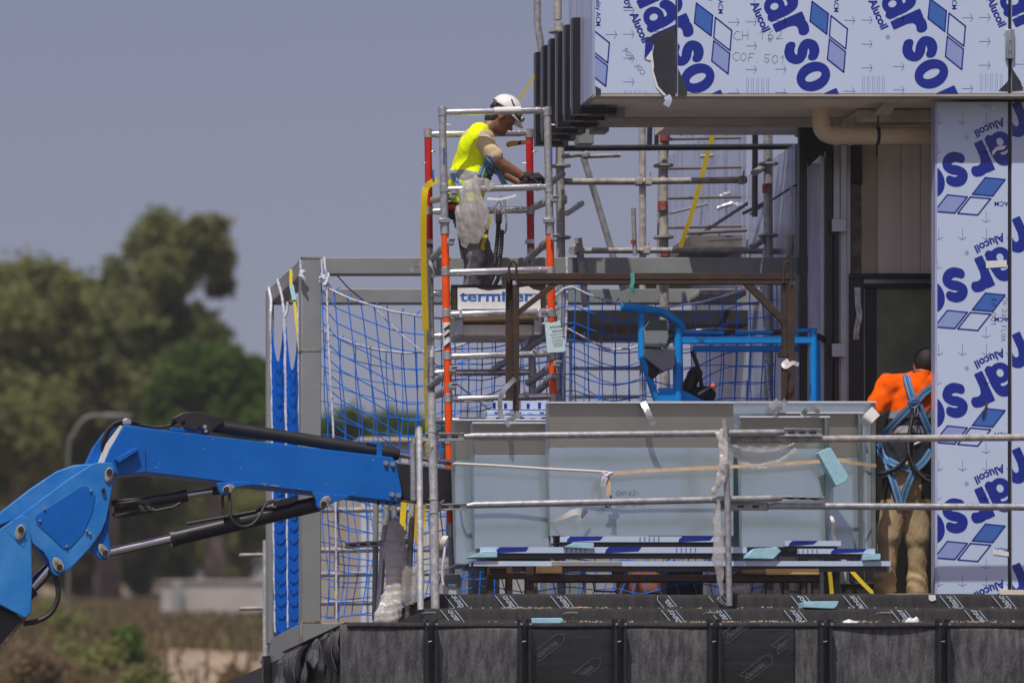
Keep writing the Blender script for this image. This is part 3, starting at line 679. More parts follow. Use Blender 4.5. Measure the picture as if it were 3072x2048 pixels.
# recess behind the pillar: ceiling, wall, insulation, window
YW = 1.75; 
b = B(); b.bx(Xof(2560,YW), Xof(3400,YW), YW, YW+.1, Zof(822,YW), ZS); b.build('recess_wall', 'greige_wall', bl)
b = B(); b.pbox(2585,2630,433,822,YW-.03,YW-.001); b.build('wall_panel', 'beam_pale', bl, bevel=.003)
for q0, q1 in ((2632,2702),(2704,2760),(2762,2815),(2817,2900)):
    b = B(); b.pbox(q0,q1,436,820,YW-.012,YW-.001); b.build('wall_panel', 'greige_wall', bl, bevel=.002)
b = B(); b.pbox(2551,2583,433,822,YW-.015,YW+.02); b.build('insulation_strip', 'insulation', bl)
b = B(); b.pbox(2540,2552,430,1790,YW-.06,YW-.016); b.build('mullion', 'silver', bl, bevel=.003)
b = B(); b.bx(Xof(2545,1.2), Xof(3000,1.2), .95, 1.74, ZS-.1, ZS-.002); b.build('ceiling_block', 'concrete', bl, bevel=.02)
b = B(); b.prism([(2625,340),(2672,340),(2712,288),(2668,288)], .7, .85); b.build('ceiling_brace', 'plaster_pale', bl)
for q in ([(2635,340,.8),(2630,470,1.2)], [(2700,300,.85),(2700,372,1.3)]):
    b = B(); b.ptube(q, .006, 6); b.build('hanger_rod', 'black_metal', bl)
b = B(); r = 26*S(1.0); Y = 1.0; cz = Zof(408, Y); b.tube(spline([P(2463,270,Y), P(2463,300,Y), P(2463,365,Y), P(2472,395,Y), P(2500,408,Y), P(2540,408,Y), P(2700,408,Y), P(2830,408,Y)], 6), r, 18); b.build('drain_pipe', 'pvc_beige', bl)
for x0c, x1c in ((2504,2514), (2546,2556), (2776,2786)):
    b = B(); b.tube([P(x0c,408,Y), P(x1c,408,Y)], r*1.1, 18); b.build('pipe_collar', 'pvc_beige', bl)
b = B(); b.tube([P(2626,408,Y), P(2636,408,Y)], r*1.06, 14); b.build('pipe_clamp', 'black_metal', bl)
for q in ((2548,2850,820,835,YW-.08,YW), (2548,2592,835.5,1800,YW-.08,YW), (2592,2850,850,862,YW-.07,YW-.002)):
    b = B(); b.pbox(*q); b.build('window_frame', 'frame_dark', bl, bevel=.004)
b = B(); b.pbox(2592,2850,835,850,YW-.05,YW-.003); b.build('window_rail', 'silver', bl)
b = B(); b.pbox(2594,2850,862,1800,YW-.03,YW-.004); b.build('window_pane', 'glass_dark', bl)
b = B(); b.pbox(2597,2630,862,1800,YW-.035,YW-.031); b.build('window_bead', 'frame_dark', bl)
b = B(); b.ribbon(spline([P(2572,862,YW-.085), P(2574,915,YW-.09), P(2578,945,YW-.085), P(2570,985,YW-.1), P(2568,1018,YW-.085)], 4), .045, .001); b.build('tape', 'tape_silver', bl)
# side wall running back from the recess (printed film seen at a flat angle), black mullions at its near end
XW = Xof(2478, 1.6); zb = Zof(1800, 1.6)
segs = [(1.75, 2.45, Zof(440,1.75), zb), (2.6, 4.2, Zof(560,2.6), Zof(1230,2.6)), (2.6, 4.2, ZS, Zof(560,2.6)+.02), (4.25, 6.3, Zof(640,4.2)+.1, Zof(350,4.2)+.1), (4.25, 6.3, Zof(1200,4.2), Zof(645,4.2)+.08), (6.35, 7.2, Zof(800,6.3), Zof(455,6.3)+.1)]
for (ya, yb, za, zc) in segs:
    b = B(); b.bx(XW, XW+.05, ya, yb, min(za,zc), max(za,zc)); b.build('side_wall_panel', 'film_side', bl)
b = B(); b.bx(XW+.06, XW+.3, 1.7, 7.1, Zof(800,6.3), ZS); b.build('side_wall_core', 'black_matt', bl)
b = B(); b.bx(XW-.42, XW+.3, 4.4, 7.2, Zof(800,6.3)-.1, Zof(800,6.3)-.005); b.build('side_wall_underside', 'dull_grey', bl)
for (a, c, Y, mm, ytop) in ((2398,2422,1.66,'black_metal',372), (2478,2498,1.62,'black_metal',372), (2500,2520,1.64,'silver',436), (2521,2540,1.66,'panel_edge',436), (2462,2476,1.68,'panel_edge',470), (2504,2518,1.6,'black_metal',660)):
    b = B(); b.pbox(a, c, ytop, 1800, Y, Y+.06); b.build('mullion', mm, bl, bevel=.003)
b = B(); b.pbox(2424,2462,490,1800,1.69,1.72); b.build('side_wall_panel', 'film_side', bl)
b = B(); b.prism([(2422,372),(2480,372),(2480,450),(2424,500)], 1.64, 1.66); b.build('gusset_plate', 'black_matt', bl)
for y0 in (655, 1030):
    b = B(); b.pbox(2496,2540,y0,y0+40,1.56,1.6); b.build('clip_plate', 'silver', bl, bevel=.003)

# ---------------------------------------------------------------- terrace wall with stepped membrane edge and black brackets
tw = thing('terrace_wall', P(2000,3050,-.3), 'black membrane covered terrace wall with a stepped edge', 'wall')
XL = P(1040,1860,-.3).x; XR = 6.5
ZA, Z2, Z1 = Zof(1866,-.3), Zof(1824,-.12), Zof(1781,.1)
def sheet(name, x0, x1, prof, m, lab=None, n=60, amp=.006, seed=0, parent=tw):
    rg = random.Random(seed); b = B(); ph = [(rg.uniform(0,6), rg.uniform(.8,9), rg.uniform(.3,1)) for _ in range(7)]
    k = len(prof)
    for i in range(n+1):
        x = x0+(x1-x0)*i/n
        for j, (Y, z) in enumerate(prof):
            q = sum(a*math.sin(p_+x*f+z*3*f*.4) for p_, f, a in ph)*amp*.4*(min(1, .1+j*.45) if name == 'wall_membrane' else 1)
            b.v.append((x, Y+q, z+q*.5))
    b.f = [(i*k+j, (i+1)*k+j, (i+1)*k+j+1, i*k+j+1) for i in range(n) for j in range(k-1)]; b.mi = [0]*len(b.f)
    o = b.build(name, m, parent, smooth=50, label=lab); sm = o.modifiers.new('thickness', 'SOLIDIFY'); sm.thickness = .004; sm.offset = 0
    return o
# deck block behind the sheets
for q in ((XL+.02, XR, -.27, 9, 0, ZA-.03), (Xof(1275,-.12), XR, -.09, 9, ZA-.029, Z2-.01), (Xof(1312,.1), XR, .13, 9, Z2-.009, Z1-.012)):
    b = B(); b.bx(*q); b.build('deck_core', 'black_matt', tw)
b = B(); b.bx(Xof(2500,.95), XR, .95, 1.7, Z1-.01, Zof(1784,1.1)); b.build('floor_screed', 'concrete', tw)
sheet('membrane_step', Xof(1305,.1), XR, [(9,Z1+.002),(.3,Z1+.002),(.15,Z1+.002),(.115,Z1-.008),(.1,Z1-.03),(.096,Z2+.035),(.088,Z2+.012),(.07,Z2+.004)], 'membrane', 'upper membrane step', 140, .008, 1)
sheet('membrane_step', Xof(1272,-.12), XR, [(.12,Z2+.003),(-.07,Z2+.002),(-.105,Z2-.006),(-.12,Z2-.025),(-.123,ZA+.04),(-.135,ZA+.016),(-.16,ZA+.005)], 'membrane', 'lower membrane step', 140, .008, 2)
sheet('membrane_ledge', XL, XR, [(3,ZA+.002),(-.1,ZA+.002),(-.26,ZA+.001),(-.303,ZA-.006),(-.315,ZA-.022),(-.312,ZA-.04)], 'membrane', None, 120, .006, 3)
wp = [(1042,1262,'membrane_worn'),(1312,1556,'membrane_worn'),(1588,1832,'membrane_gloss'),(1872,2122,'membrane_worn'),(2158,2362,'membrane_gloss'),(2362,2456,'membrane_worn'),(2490,2806,'membrane_worn'),(2846,3400,'membrane_worn')]
for i, (a, c, m_) in enumerate(wp):
    sheet('wall_membrane', Xof(a-22,-.3), Xof(c+22,-.3), [(-.292-.003*(i%2),ZA-.012),(-.306-.003*(i%2),ZA-.06),(-.304,ZA-.22),(-.31,ZA-.42),(-.3,ZA-.7),(-.3,1.0)], m_, None, 40, .02 if m_ == 'membrane_worn' else .012, 20+i)
# torn strips of membrane over the left return
rg = random.Random(8)
for i in range(11):
    Y = -.28+.31*i; z = ZA-.01; ln = rg.uniform(.18,.4)
    b = B(); pts = []
    wY = .33
    for j in range(7):
        t_ = j/6; pts.append((XL+.05-.085*min(1,t_*3)-.05*math.sin(t_*3+i)*t_, z+.012-(max(0,t_-.12))*ln*1.1))
    for (x, zz) in pts:
        for kk in range(4): b.v.append((x-.015*math.sin(kk*2.1+i), Y+wY*kk/3, zz-rg.uniform(0,.02)-(.05*math.sin(kk*1.7+i*2) if zz < z-.1 else 0)))
    b.f = [(j*4+kk, j*4+kk+1, j*4+5+kk, j*4+4+kk) for j in range(6) for kk in range(3)]; b.mi = [0]*len(b.f)
    o = b.build('membrane_strip', 'membrane_worn', tw, smooth=50); sm = o.modifiers.new('thickness', 'SOLIDIFY'); sm.thickness = .006
    sheetless = None
b = B(); b.bx(XL-.002, XL+.018, -.26, 3.4, 0, ZA-.05); b.build('return_membrane', 'membrane', tw)
# printed bands on the membrane
def band(pr, x, y, ang, h, key, word='danosa', n=None):
    c, s_ = math.cos(ang), math.sin(ang); T = lambda a, b_: (x+(a*c-b_*s_)*h, y+(a*s_+b_*c)*h)
    pr.add(key, *place2d(text2d(word, .02), h*.78, ang, *T(.35,.22)))
    L_ = .45*len(word)+.35
    pr.add(key, *line2d([T(0,0), T(L_,0), T(L_+.5,.5), T(L_,1), T(0,1), T(.35,.5), T(0,0)], h*.07))
for (Y, z0, z1, lst, par_y) in ((.1, Z2+.012, Z1-.012, [(1405,1822),(1560,1826),(1722,1822),(2215,1846),(2060,1856),(2890,1822),(3048,1824),(2450,1830),(2610,1834)], 0), (-.12, ZA+.014, Z2-.012, [(1395,1868),(2060,1872),(2200,1866),(2970,1872),(2420,1862),(2740,1862)], 0)):
    pr = Print((0, Y, 0), (1,0,0), (0,0,1), (0,-1,0), (Xof(1300,Y), XR, z0, z1), .012)
    for (px, py) in lst: band(pr, Xof(px,Y), Zof(py,Y), R(129), 33*S(Y), 'p')
    pr.done(tw, {'p':'membrane_print'}, {'p':'membrane_print'})
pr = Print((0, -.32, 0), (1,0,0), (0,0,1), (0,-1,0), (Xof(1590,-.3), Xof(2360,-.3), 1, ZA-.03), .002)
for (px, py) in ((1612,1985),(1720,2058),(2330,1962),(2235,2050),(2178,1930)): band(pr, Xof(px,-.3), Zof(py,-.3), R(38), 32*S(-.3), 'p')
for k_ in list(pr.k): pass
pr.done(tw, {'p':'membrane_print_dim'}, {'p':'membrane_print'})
# brackets and T studs
def bracket(px):
    Y = -.34
    w_ = 18*S(Y); zt = Zof(1856,Y); X = Xof(px,Y)
    b = B(); b.bx(X-w_, X-w_*.5, Y-.075, Y+.035, 3.2, zt); b.bx(X+w_*.5, X+w_, Y-.075, Y+.035, 3.2, zt); b.bx(X-w_*.5, X+w_*.5, Y+.0, Y+.02, 3.2, zt-.02); r = b.build('wall_bracket', 'black_metal', tw, bevel=.003)
    b = B(); b.bx(X-w_*.7, X+w_*.7, Y-.085, Y-.0755, zt-.06, zt-.035); b.build('cross_plate', 'black_metal', r, bevel=.002)
    for q in (-.75, .75):
        b = B(); b.disc((X+w_*q, Y-.09, zt-.042), .009, .02, n=8); b.build('bolt', 'chrome', r)
    for q, zz in ((-.6,.17), (-.3,.62), (.25,.655)):
        b = B(); b.tube([(X+w_*q, Y-.078, zt-zz), (X+w_*(q+.6), Y-.078, zt-zz+.004)], .005, 6); b.build('pin', 'chrome', r)
    b = B(); b.bx(X+w_*1.01, X+w_*1.3, Y-.02, Y+.03, zt-.6, zt-.2); b.build('side_lug', 'black_matt', r)
    return r
for px in (1290,1571,1856,2140,2473,2826): bracket(px)
for px in (1290, 1716, 2138, 2658):
    b = B(); b.pbox(px-2,px+2,1838,1866,-.25,-.245); t = b.build('anchor_stud', 'steel_grey', tw)
    b = B(); b.pbox(px-18,px+18,1834,1838,-.32,-.2); b.build('top_plate', 'steel_grey', t)
# ---------------------------------------------------------------- grey steel box frame at the terrace corner
YF, YB = 2.1, 3.8
sf = thing('steel_gantry', P(935,1980,YF), 'grey welded box section steel frame at the terrace corner', 'steel frame')
def post(px0, px1, py0, py1, Y, dep=.145): 
    b = B(); b.pbox(px0, px1, py0, py1, Y, Y+dep); return b.build('post', 'steel_grey', sf, bevel=.008)
pp = post(904,964,774,1862,YF)
b = B(); b.pbox(902,966,1047,1053,YF-.004,YF+.15); b.build('weld_seam', 'steel_rusted', pp)
for q in ((771,776),(1858,1866)):
    b = B(); b.pbox(903,965,*q,YF-.003,YF+.149); b.build('weld_seam', 'steel_rusted', pp)
b = B(); b.pbox(965,970,776,822,YF,YF+.14); b.build('weld_seam', 'steel_rusted', pp)
post(803,822,868,1930,YB,.12)
post(2395,2440,770,1800,YF,.145)
b = B(); b.pbox(970,2396,772,822,YF,YF+.13); b.build('beam', 'steel_grey', sf, bevel=.006)
b = B(); b.pbox(826,2420,866,909,YB,YB+.13); b.build('beam', 'steel_grey', sf, bevel=.006)
b = B(); x0 = Xof(904,YF); x1 = x0+.13; b.bx(x0, x1, YF+.15, YB-.002, Zof(822,YF), Zof(774,YF)); b.build('beam', 'steel_grey', sf, bevel=.006)
b = B(); b.bx(x0, x1, YF+.15, YB+.15, Zof(2010,YF), Zof(1868,YF)); b.build('base_beam', 'steel_grey', sf, bevel=.006)
b = B(); b.pbox(904,1060,1868,2010,YF,YF+.145); b.build('base_beam', 'steel_grey', sf, bevel=.006)
b = B(); b.pbox(900,908,1866,1990,YF-.006,YF+.05); b.build('weld_seam', 'steel_rusted', sf)
b = B(); b.pbox(790,812,1965,2100,YB-.1,YB+.0); b.build('corner_bracket', 'black_metal', sf, bevel=.004)
b = B(); b.pbox(782,790,1978,1988,YB-.08,YB-.02); b.build('bolt', 'chrome', sf)

# ---------------------------------------------------------------- mobile scaffold tower
YT, YR = 1.15, 1.85
tw2 = thing('scaffold_tower', P(1500,1800,1.5), 'aluminium scaffold tower with orange legs and red rear posts', 'scaffold tower')
lx = lambda y: 1327+(y-335)*.0205                      # the tower leans slightly
rx = lambda y: 1642+(y-335)*.0205
RL = 11.5*S(YT)
def leg(fx, y0, y1, Y, m, r=RL, name='leg'):
    b = B(); b.tube([P(fx(y0),y0,Y), P(fx(y1),y1,Y)], r, 14); return b.build(name, m, tw2)
for fx in (lx, rx):
    leg(fx, 322, 706, YT, 'galv'); 
    o = leg(fx, 700, 1572, YT, 'orange_paint', RL*1.0)
    for y in (336, 566, 815, 940, 1067, 1195, 1320):
        b = B(); b.tube([P(fx(y-13),y-13,YT), P(fx(y+12),y+12,YT)], RL*1.14, 14); b.build('collar', 'galv', tw2, bevel=.002)
    b = B(); b.tube([P(fx(668),668,YT), P(fx(703),703,YT)], RL*1.16, 14); b.build('sleeve', 'galv', tw2)
    b = B(); b.pbox(fx(660)-16, fx(660)+17, 654, 668, YT-.045, YT-.0); b.build('locking_clip', 'silver', tw2, bevel=.004)
    b = B(); b.box(P(fx(470), 470, YT)+Vector((0 if fx is lx else .02,-.028,0)), (.012,.006,.125)); b.build('tag_strip', 'tag_blue', tw2)
    for y, dy in ((375,0), (720, 0)):
        b = B(); b.tube([P(fx(y),y,YT), P(fx(y)+22,y,YT-.02)], .006, 6); b.build('pin', 'chrome', tw2)
    b = B(); b.tube([P(fx(1570),1570,YT), P(fx(1610),1610,YT)], RL*1.15, 14); b.build('sleeve', 'galv', tw2)
    b = B()
    b.tube([P(fx(1610),1610,YT), P(fx(1720),1720,YT)], RL*.72, 12)
    for k in range(26): y = 1612+k*4.1; b.tube([P(fx(y),y,YT), P(fx(y+1.8),y+1.8,YT)], RL*.84, 10)
    b.build('screw_jack', 'galv_dirty', tw2)
b = B(); x = lx(1740); b.prism([(x-20,1722),(x+24,1722),(x+30,1735),(x+22,1790),(x+14,1790),(x+14,1748),(x-10,1748),(x-12,1790),(x-20,1790),(x-26,1735)], YT-.03, YT+.03); b.build('castor_fork', 'silver', tw2, bevel=.004)
b = B(); b.disc(P(x+1,1774,YT-.02), 18*S(YT), .04, n=18); b.build('castor_wheel', 'panel_edge', tw2)
# striped sticker wrap
b = B(); b.tube([P(lx(968),968,YT), P(lx(1040),1040,YT)], RL*1.03, 14); o = b.build('sticker_wrap', 'paper', tw2)
for y in (978, 1000, 1030):
    b = B(); b.prism([(lx(y)-9,y+8),(lx(y)+9,y-6),(lx(y)+10,y+6),(lx(y)-8,y+14)], YT-RL*1.09, YT-RL*1.04); b.build('stripe', 'black_matt', o)
def rung(ya, yb, Y, xa, xb, m='alu', r=10.5):
    b = B(); r_ = r*S(Y); b.tube([P(xa,ya,Y), P(xa+10,ya,Y), P(xa+14,ya,Y), P(xb-14,yb,Y), P(xb-10,yb,Y), P(xb,yb,Y)], [r_*.8,r_*.85,r_,r_,r_*.85,r_*.8], 14)
    o = b.build('rung', m, tw2)
    for xx in (xa+24, xb-24):
        b = B(); b.tube([P(xx-1.5,ya+(yb-ya)*(xx-xa)/(xb-xa),Y), P(xx+1.5,ya+(yb-ya)*(xx-xa)/(xb-xa),Y)], r_*1.06, 14); b.build('rung_groove', m, o)
for y, dy in ((337,-6),(568,-7),(817,-8),(943,-8),(1069,-8),(1197,-8),(1322,-6)): rung(y, y+dy, YT, lx(y)+10, rx(y)-10)
b = B(); b.tube([P(1482,333,YT), P(1562,331,YT)], 11.2*S(YT), 14); b.build('tape_wrap', 'paper', tw2)
# rear frame
l2 = lambda y: 1284+(y-400)*.012; r2 = lambda y: 1588+(y-400)*.012
for fx in (l2, r2):
    leg(fx, 388, 745, YR, 'red_paint', RL*.98); leg(fx, 735, 1640, YR, 'galv', RL*.98)
    for y in (402, 632, 880, 1005, 1118, 1260):
        b = B(); b.tube([P(fx(y-12),y-12,YR), P(fx(y+12),y+12,YR)], RL*1.14, 14); b.build('collar', 'galv', tw2)
    for q in ([P(fx(455),455,YR), P(fx(455)+22,455,YR-.03)], [P(fx(490)-4,490,YR), P(fx(490)-22,490,YR)]):
        b = B(); b.tube(q, .006, 6); b.build('pin', 'chrome', tw2)
    b = B(); b.pbox(fx(725)-14, fx(725)+12, 718, 730, YR-.04, YR); b.build('locking_clip', 'silver', tw2)
    b = B(); b.tube([P(fx(1630),1630,YR), P(fx(1790),1790,YR)], RL*.75, 12)
    for k in range(30): y = 1650+k*4.2; b.tube([P(fx(y),y,YR), P(fx(y+1.8),y+1.8,YR)], RL*.86, 8)
    b.build('screw_jack', 'galv_dirty', tw2)
for y, dy in ((403,-4),(634,-4),(880,-4),(1008,-4),(1118,-2),(1262,0)): rung(y, y+dy, YR, l2(y)+8, r2(y)-8)
b = B(); b.box(P(1302,535,YR)+Vector((-.012,-.03,0)), (.012,.006,.12)); b.build('tag_strip', 'tag_blue', tw2)
b = B(); b.tube([P(l2(1045),1038,YR), P(l2(1070),1072,YR)], RL*1.04, 12); b.build('sticker_wrap', 'paper', tw2)
# braces running from the front frame back and down
for (xa,ya,Ya,xb,yb,Yb) in ((1345,728,YT-.02,1298,775,YR-.03), (1655,716,YT-.02,1580,780,YR-.02), (1352,1110,YT-.02,1290,1160,YR), (1664,1095,YT-.02,1585,1148,YR), (1352,1160,YT-.03,1310,1185,YT+.5), (1660,1130,YT-.03,1600,1185,YT+.5), (1655,600,YT+.01,1605,620,YT+.5), (1352,590,YT+.02,1300,600,YT+.5)):
    b = B(); b.tube([P(xa,ya,Ya), P(xb,yb,Yb)], RL*.95, 12); b.tube([P(xa+(xb-xa)*.28,ya+(yb-ya)*.28,Ya+(Yb-Ya)*.28), P(xa+(xb-xa)*.36,ya+(yb-ya)*.36,Ya+(Yb-Ya)*.36)], RL*1.15, 12); o = b.build('brace', 'galv', tw2)
    b = B(); b.box(P(xa,ya,Ya)+Vector((.008,-.04,0)), (.055,.03,.05), rotm('Y', R(8))); b.box(P(xa,ya-8,Ya)+Vector((.02,-.055,0)), (.05,.016,.016)); b.build('brace_hook', 'steel_grey', o, bevel=.008)
for (xa,ya,xb,yb) in ((1290,1125,1400,1118),):
    b = B(); b.ptube([(1640,1005,YT+.1),(1560,1060,YT+.45),(1480,1108,YR-.05)], RL*.9, 12); o = b.build('brace', 'galv', tw2)
for (x,y) in ((1605,1058),(1578,1185)):
    b = B(); b.box(P(x,y,YT-.03), (.045,.02,.05)); b.tube([P(x-5,y-12,YT-.045), P(x+8,y+10,YT-.045)], .008, 6); b.build('brace_hook', 'galv', tw2, bevel=.006)
# platform and toe board
b = B(); b.pbox(1372,1632,948,966,YT+.05,YR-.05); b.build('platform', 'wood_dark', tw2)
for q in (1365, 1602):
    b = B(); b.pbox(q,q+25,950,1004,YT+.04,YR-.02); b.build('platform_side', 'silver', tw2, bevel=.004)
b = B(); b.prism([(1366,966),(1388,966),(1366,1010)], YT+.036, YT+.039); b.build('platform_gusset', 'silver', tw2)
for k in range(4):
    Y0 = YT+.1+k*.14; b = B(); b.bx(Xof(1378,YT), Xof(1626,YT), Y0, Y0+.05, Zof(1000,YT), Zof(968,YT)); b.build('platform_joist', 'greige_wall', tw2, bevel=.003)
b = B(); b.pbox(1354,1638,854,928,YT+.03,YT+.055); tb = b.build('toe_board', 'black_matt', tw2, bevel=.003)
b = B(); b.pbox(1354,1638,862,928,YR-.06,YR-.035); b.build('toe_board', 'black_matt', tw2)
b = B(); b.prism([(1373,927),(1373,862),(1430,863),(1440,867),(1465,872),(1500,868),(1530,866),(1560,862),(1585,858),(1600,868),(1620,872),(1622,926)], YT+.026, YT+.029); st = b.build('sticker', 'white_paint', tb)
pr = Print((0, YT+.026, 0), (1,0,0), (0,0,1), (0,-1,0), (Xof(1373,YT), Xof(1622,YT), Zof(928,YT), Zof(860,YT)))
u = S(YT); pr.add('t', *place2d(text2d('termiser', .024), 44*u, 0, Xof(1382,YT), Zof(902,YT), 1.42))
pr.add('t', *line2d([(Xof(1384,YT), Zof(882,YT)), (Xof(1612,YT), Zof(881,YT))], 3*u)); pr.done(tb, {'t':'ink_mid'}, {'t':'lettering'})
for x in (1362,1632):
    b = B(); b.pbox(x-6,x+6,870,925,YT+.022,YT+.03); b.build('toe_board_clip', 'rust', tb)
for x in (1382,1620):
    b = B(); b.pbox(x-5,x+5,926,952,YT-.04,YT+.02); b.build('platform_hook', 'alu', tw2, bevel=.003)

# ---------------------------------------------------------------- hydraulic boom lift with its blue basket
bo = thing('boom_lift', P(-600,3050,.95), 'blue articulated boom lift reaching over the terrace', 'boom lift')
Y0, Y1 = .80, 1.08
b = B(); b.prism([(373,1273),(420,1281),(1178,1371),(1189,1388),(1207,1478),(1203,1506),(1150,1500),(700,1448),(437,1416),(352,1425),(312,1390),(330,1345)], Y0, Y1); arm = b.build('upper_arm', 'boom_blue', bo, bevel=.006)
b = B(); b.prism([(318,1290),(350,1276),(330,1345),(312,1390),(258,1392),(285,1335)], Y0+.14, Y1+.08); b.build('arm_heel', 'boom_blue', arm, bevel=.005)
b = B(); b.prism([(312,1390),(330,1345),(368,1277),(360,1275),(318,1330),(296,1388)], Y0+.05, Y0+.135); b.build('hose_channel', 'greige_wall', arm)
b = B(); b.extr([P(342,1378,Y0), P(408,1342,Y0), P(414,1352,Y0), P(354,1391,Y0)], (0,-.06,0)); b.build('rib', 'boom_blue', arm, bevel=.004)
for (x,y) in ((1158,1389),(1178,1392),(1176,1483),(1196,1486)):
    b = B(); b.disc(P(x,y,Y0-.022), 6*S(Y0), .03, n=6); b.disc(P(x,y,Y0-.006), 8*S(Y0), .01); b.build('bolt', 'silver', arm)
for x in (1135,1160,1182):
    b = B(); q = P(x,1503,Y0+.1); b.tube([q, q-Vector((0,0,.025))], .012, 8); b.build('bolt', 'black_metal', arm)
b = B(); b.extr([P(1188,1384,Y0+.03), P(1208,1497,Y0+.03), P(1420,1524,Y0+.03), P(1900,1580,Y0+.03), P(1900,1468,Y0+.03), P(1420,1412,Y0+.03)], (0,.2,0)); b.build('inner_boom', 'boom_black', bo, bevel=.012)
b = B(); b.ptube([(640,1277,Y0+.1),(900,1316,Y0+.1),(1190,1363,Y0+.1)], 19*S(Y0), 16); cyl = b.build('extension_cylinder', 'boom_black', bo)
b = B(); b.ptube([(1130,1353,Y0+.1),(1180,1361,Y0+.1),(1197,1364,Y0+.1)], [20*S(Y0),21*S(Y0),17*S(Y0)], 16); b.build('cylinder_head', 'boom_black', cyl)
b = B(); b.ptube([(1195,1363,Y0+.1),(1500,1412,Y0+.1)], 8*S(Y0), 12); b.build('rod', 'chrome', cyl)
b = B(); b.prism([(1130,1370),(1130,1332),(1100,1327),(1100,1324),(1140,1324),(1147,1330),(1147,1374)], Y0+.05, Y0+.08); b.build('cylinder_guard', 'boom_blue', arm, bevel=.003)
b = B(); b.prism([(511,1256),(553,1236),(596,1235),(673,1257),(671,1270),(654,1276),(630,1300),(608,1297),(600,1280),(585,1292),(551,1280),(556,1262),(545,1268)], Y0+.02, Y1-.02); b.build('hose_cover', 'boom_black', bo, bevel=.005)
b = B(); b.prism([(512,1290),(512,1281),(545,1284),(600,1272),(615,1275),(622,1300)], Y0+.04, Y0+.09); b.build('cover_bracket', 'boom_blue', arm)
b = B(); b.disc(P(615,1279,Y0), 6*S(Y0), .04); b.disc(P(618,1292,Y0), 5*S(Y0), .04); b.build('bolt', 'silver', arm)
b = B(); b.prism([(436,1352),(438.5,1352),(439,1416),(436.5,1416)], Y0-.003, Y0+.002); b.build('plate_joint', 'boom_black', arm)
rg = random.Random(6)
for (x,y,w_,h_) in ((790,1450,26,3),(825,1456,40,4),(900,1466,8,2),(560,1302,10,2),(610,1345,7,3),(640,1318,9,2),(1120,1380,4,6),(980,1452,12,2),(470,1402,14,2),(700,1372,6,2),(1060,1478,16,2)):
    pts = [(x+w_*.5*math.cos(a)*rg.uniform(.6,1.1), y+h_*.5*math.sin(a)*rg.uniform(.6,1.2)+w_*.12*.5*math.cos(a)) for a in np.linspace(0,6.283,9)[:-1]]
    b = B(); b.prism(pts, Y0-.0025, Y0+.001); b.build('paint_chip', 'pin_plate', arm)
# knuckle
b = B(); b.prism([(335,1387),(344,1403),(340,1443),(330,1500),(319,1560),(306,1592),(268,1646),(220,1697),(186,1722),(171,1728),(157,1718),(150,1700),(146,1680),(130,1655),(98,1630),(86,1600),(60,1545),(120,1500),(200,1440),(277,1390),(300,1386)], Y0-.06, Y0-.03); kn = b.build('knuckle', 'boom_blue_pale', bo, bevel=.006)
b = B(); b.prism([(300,1390),(330,1420),(325,1500),(300,1590),(225,1690),(160,1715),(110,1640),(40,1560),(-40,1590),(0,1535),(90,1465),(170,1412),(222,1394),(270,1390)], Y0-.028, Y0+.30); b.build('knuckle_body', 'boom_blue_pale', kn, bevel=.01)
b = B(); b.prism([(330,1520),(326,1600),(332,1640),(330,1668),(318,1680),(300,1676),(270,1650),(305,1600)], Y0-.02, Y0+.05); b.build('knuckle_lug', 'boom_blue', kn, bevel=.006)
b = B(); b.prism([(106,1552),(112,1542),(240,1458),(262,1458),(280,1470),(287,1490),(276,1540),(250,1600),(212,1642),(200,1648),(190,1646),(112,1572)], Y0-.066, Y0-.0605); b.build('cover_plate', 'boom_blue', kn, bevel=.004)
for (x,y) in ((272,1470),(120,1560),(200,1637),(260,1590),(270,1598),(134,1525)):
    b = B(); b.disc(P(x,y,Y0-.08), 3.5*S(Y0), .02, n=8); b.build('bolt', 'pin_plate', kn)
def pin(x, y, ang, Y, par, L=20, w_=11):
    s_ = S(Y); c = P(x,y,Y); pts = []
    for k in range(16):
        a = 2*math.pi*k/16; q = Vector((math.cos(a)*L*s_, 0, math.sin(a)*w_*s_)); pts.append(c+rotm('Y', ang)@q)
    b = B(); b.extr(pts, (0,-.012,0)); o = b.build('pin_plate', 'pin_plate', par, bevel=.003)
    q = rotm('Y', ang)@Vector((8*s_,0,0)); b = B(); b.disc(c+q+Vector((0,-.035,0)), 8.5*s_, .03, n=14); b.build('pin', 'boom_black', o)
    q = rotm('Y', ang)@Vector((-12*s_,0,0)); b = B(); b.disc(c+q+Vector((0,-.024,0)), 4*s_, .02, n=8); b.build('bolt', 'pin_plate', o)
pin(326,1424,R(-80),Y0-.062,kn,23,13); pin(60,1596,R(-75),Y0-.135,kn,24,15); pin(174,1694,R(60),Y0-.062,kn,24,16); pin(311,1652,R(55),Y0-.022,kn,24,13); pin(685,1466,R(160),Y0-.02,arm,20,12); pin(975,1506,R(130),Y0-.02,arm,22,14)
b = B(); b.disc(P(311,1469,Y0-.09), 6*S(Y0), .03, n=8); b.build('bolt', 'boom_black', kn)
# lugs under the arm
for pts in ([(650,1447),(655,1470),(668,1484),(684,1484),(694,1474),(700,1462),(760,1452),(740,1444)], [(938,1475),(948,1500),(948,1515),(958,1527),(972,1527),(990,1512),(1010,1502),(1050,1492),(1040,1484)]):
    b = B(); b.prism(pts, Y0-.016, Y0+.03); b.prism(pts, Y1-.06, Y1-.02); b.build('lug', 'boom_blue', arm, bevel=.004)
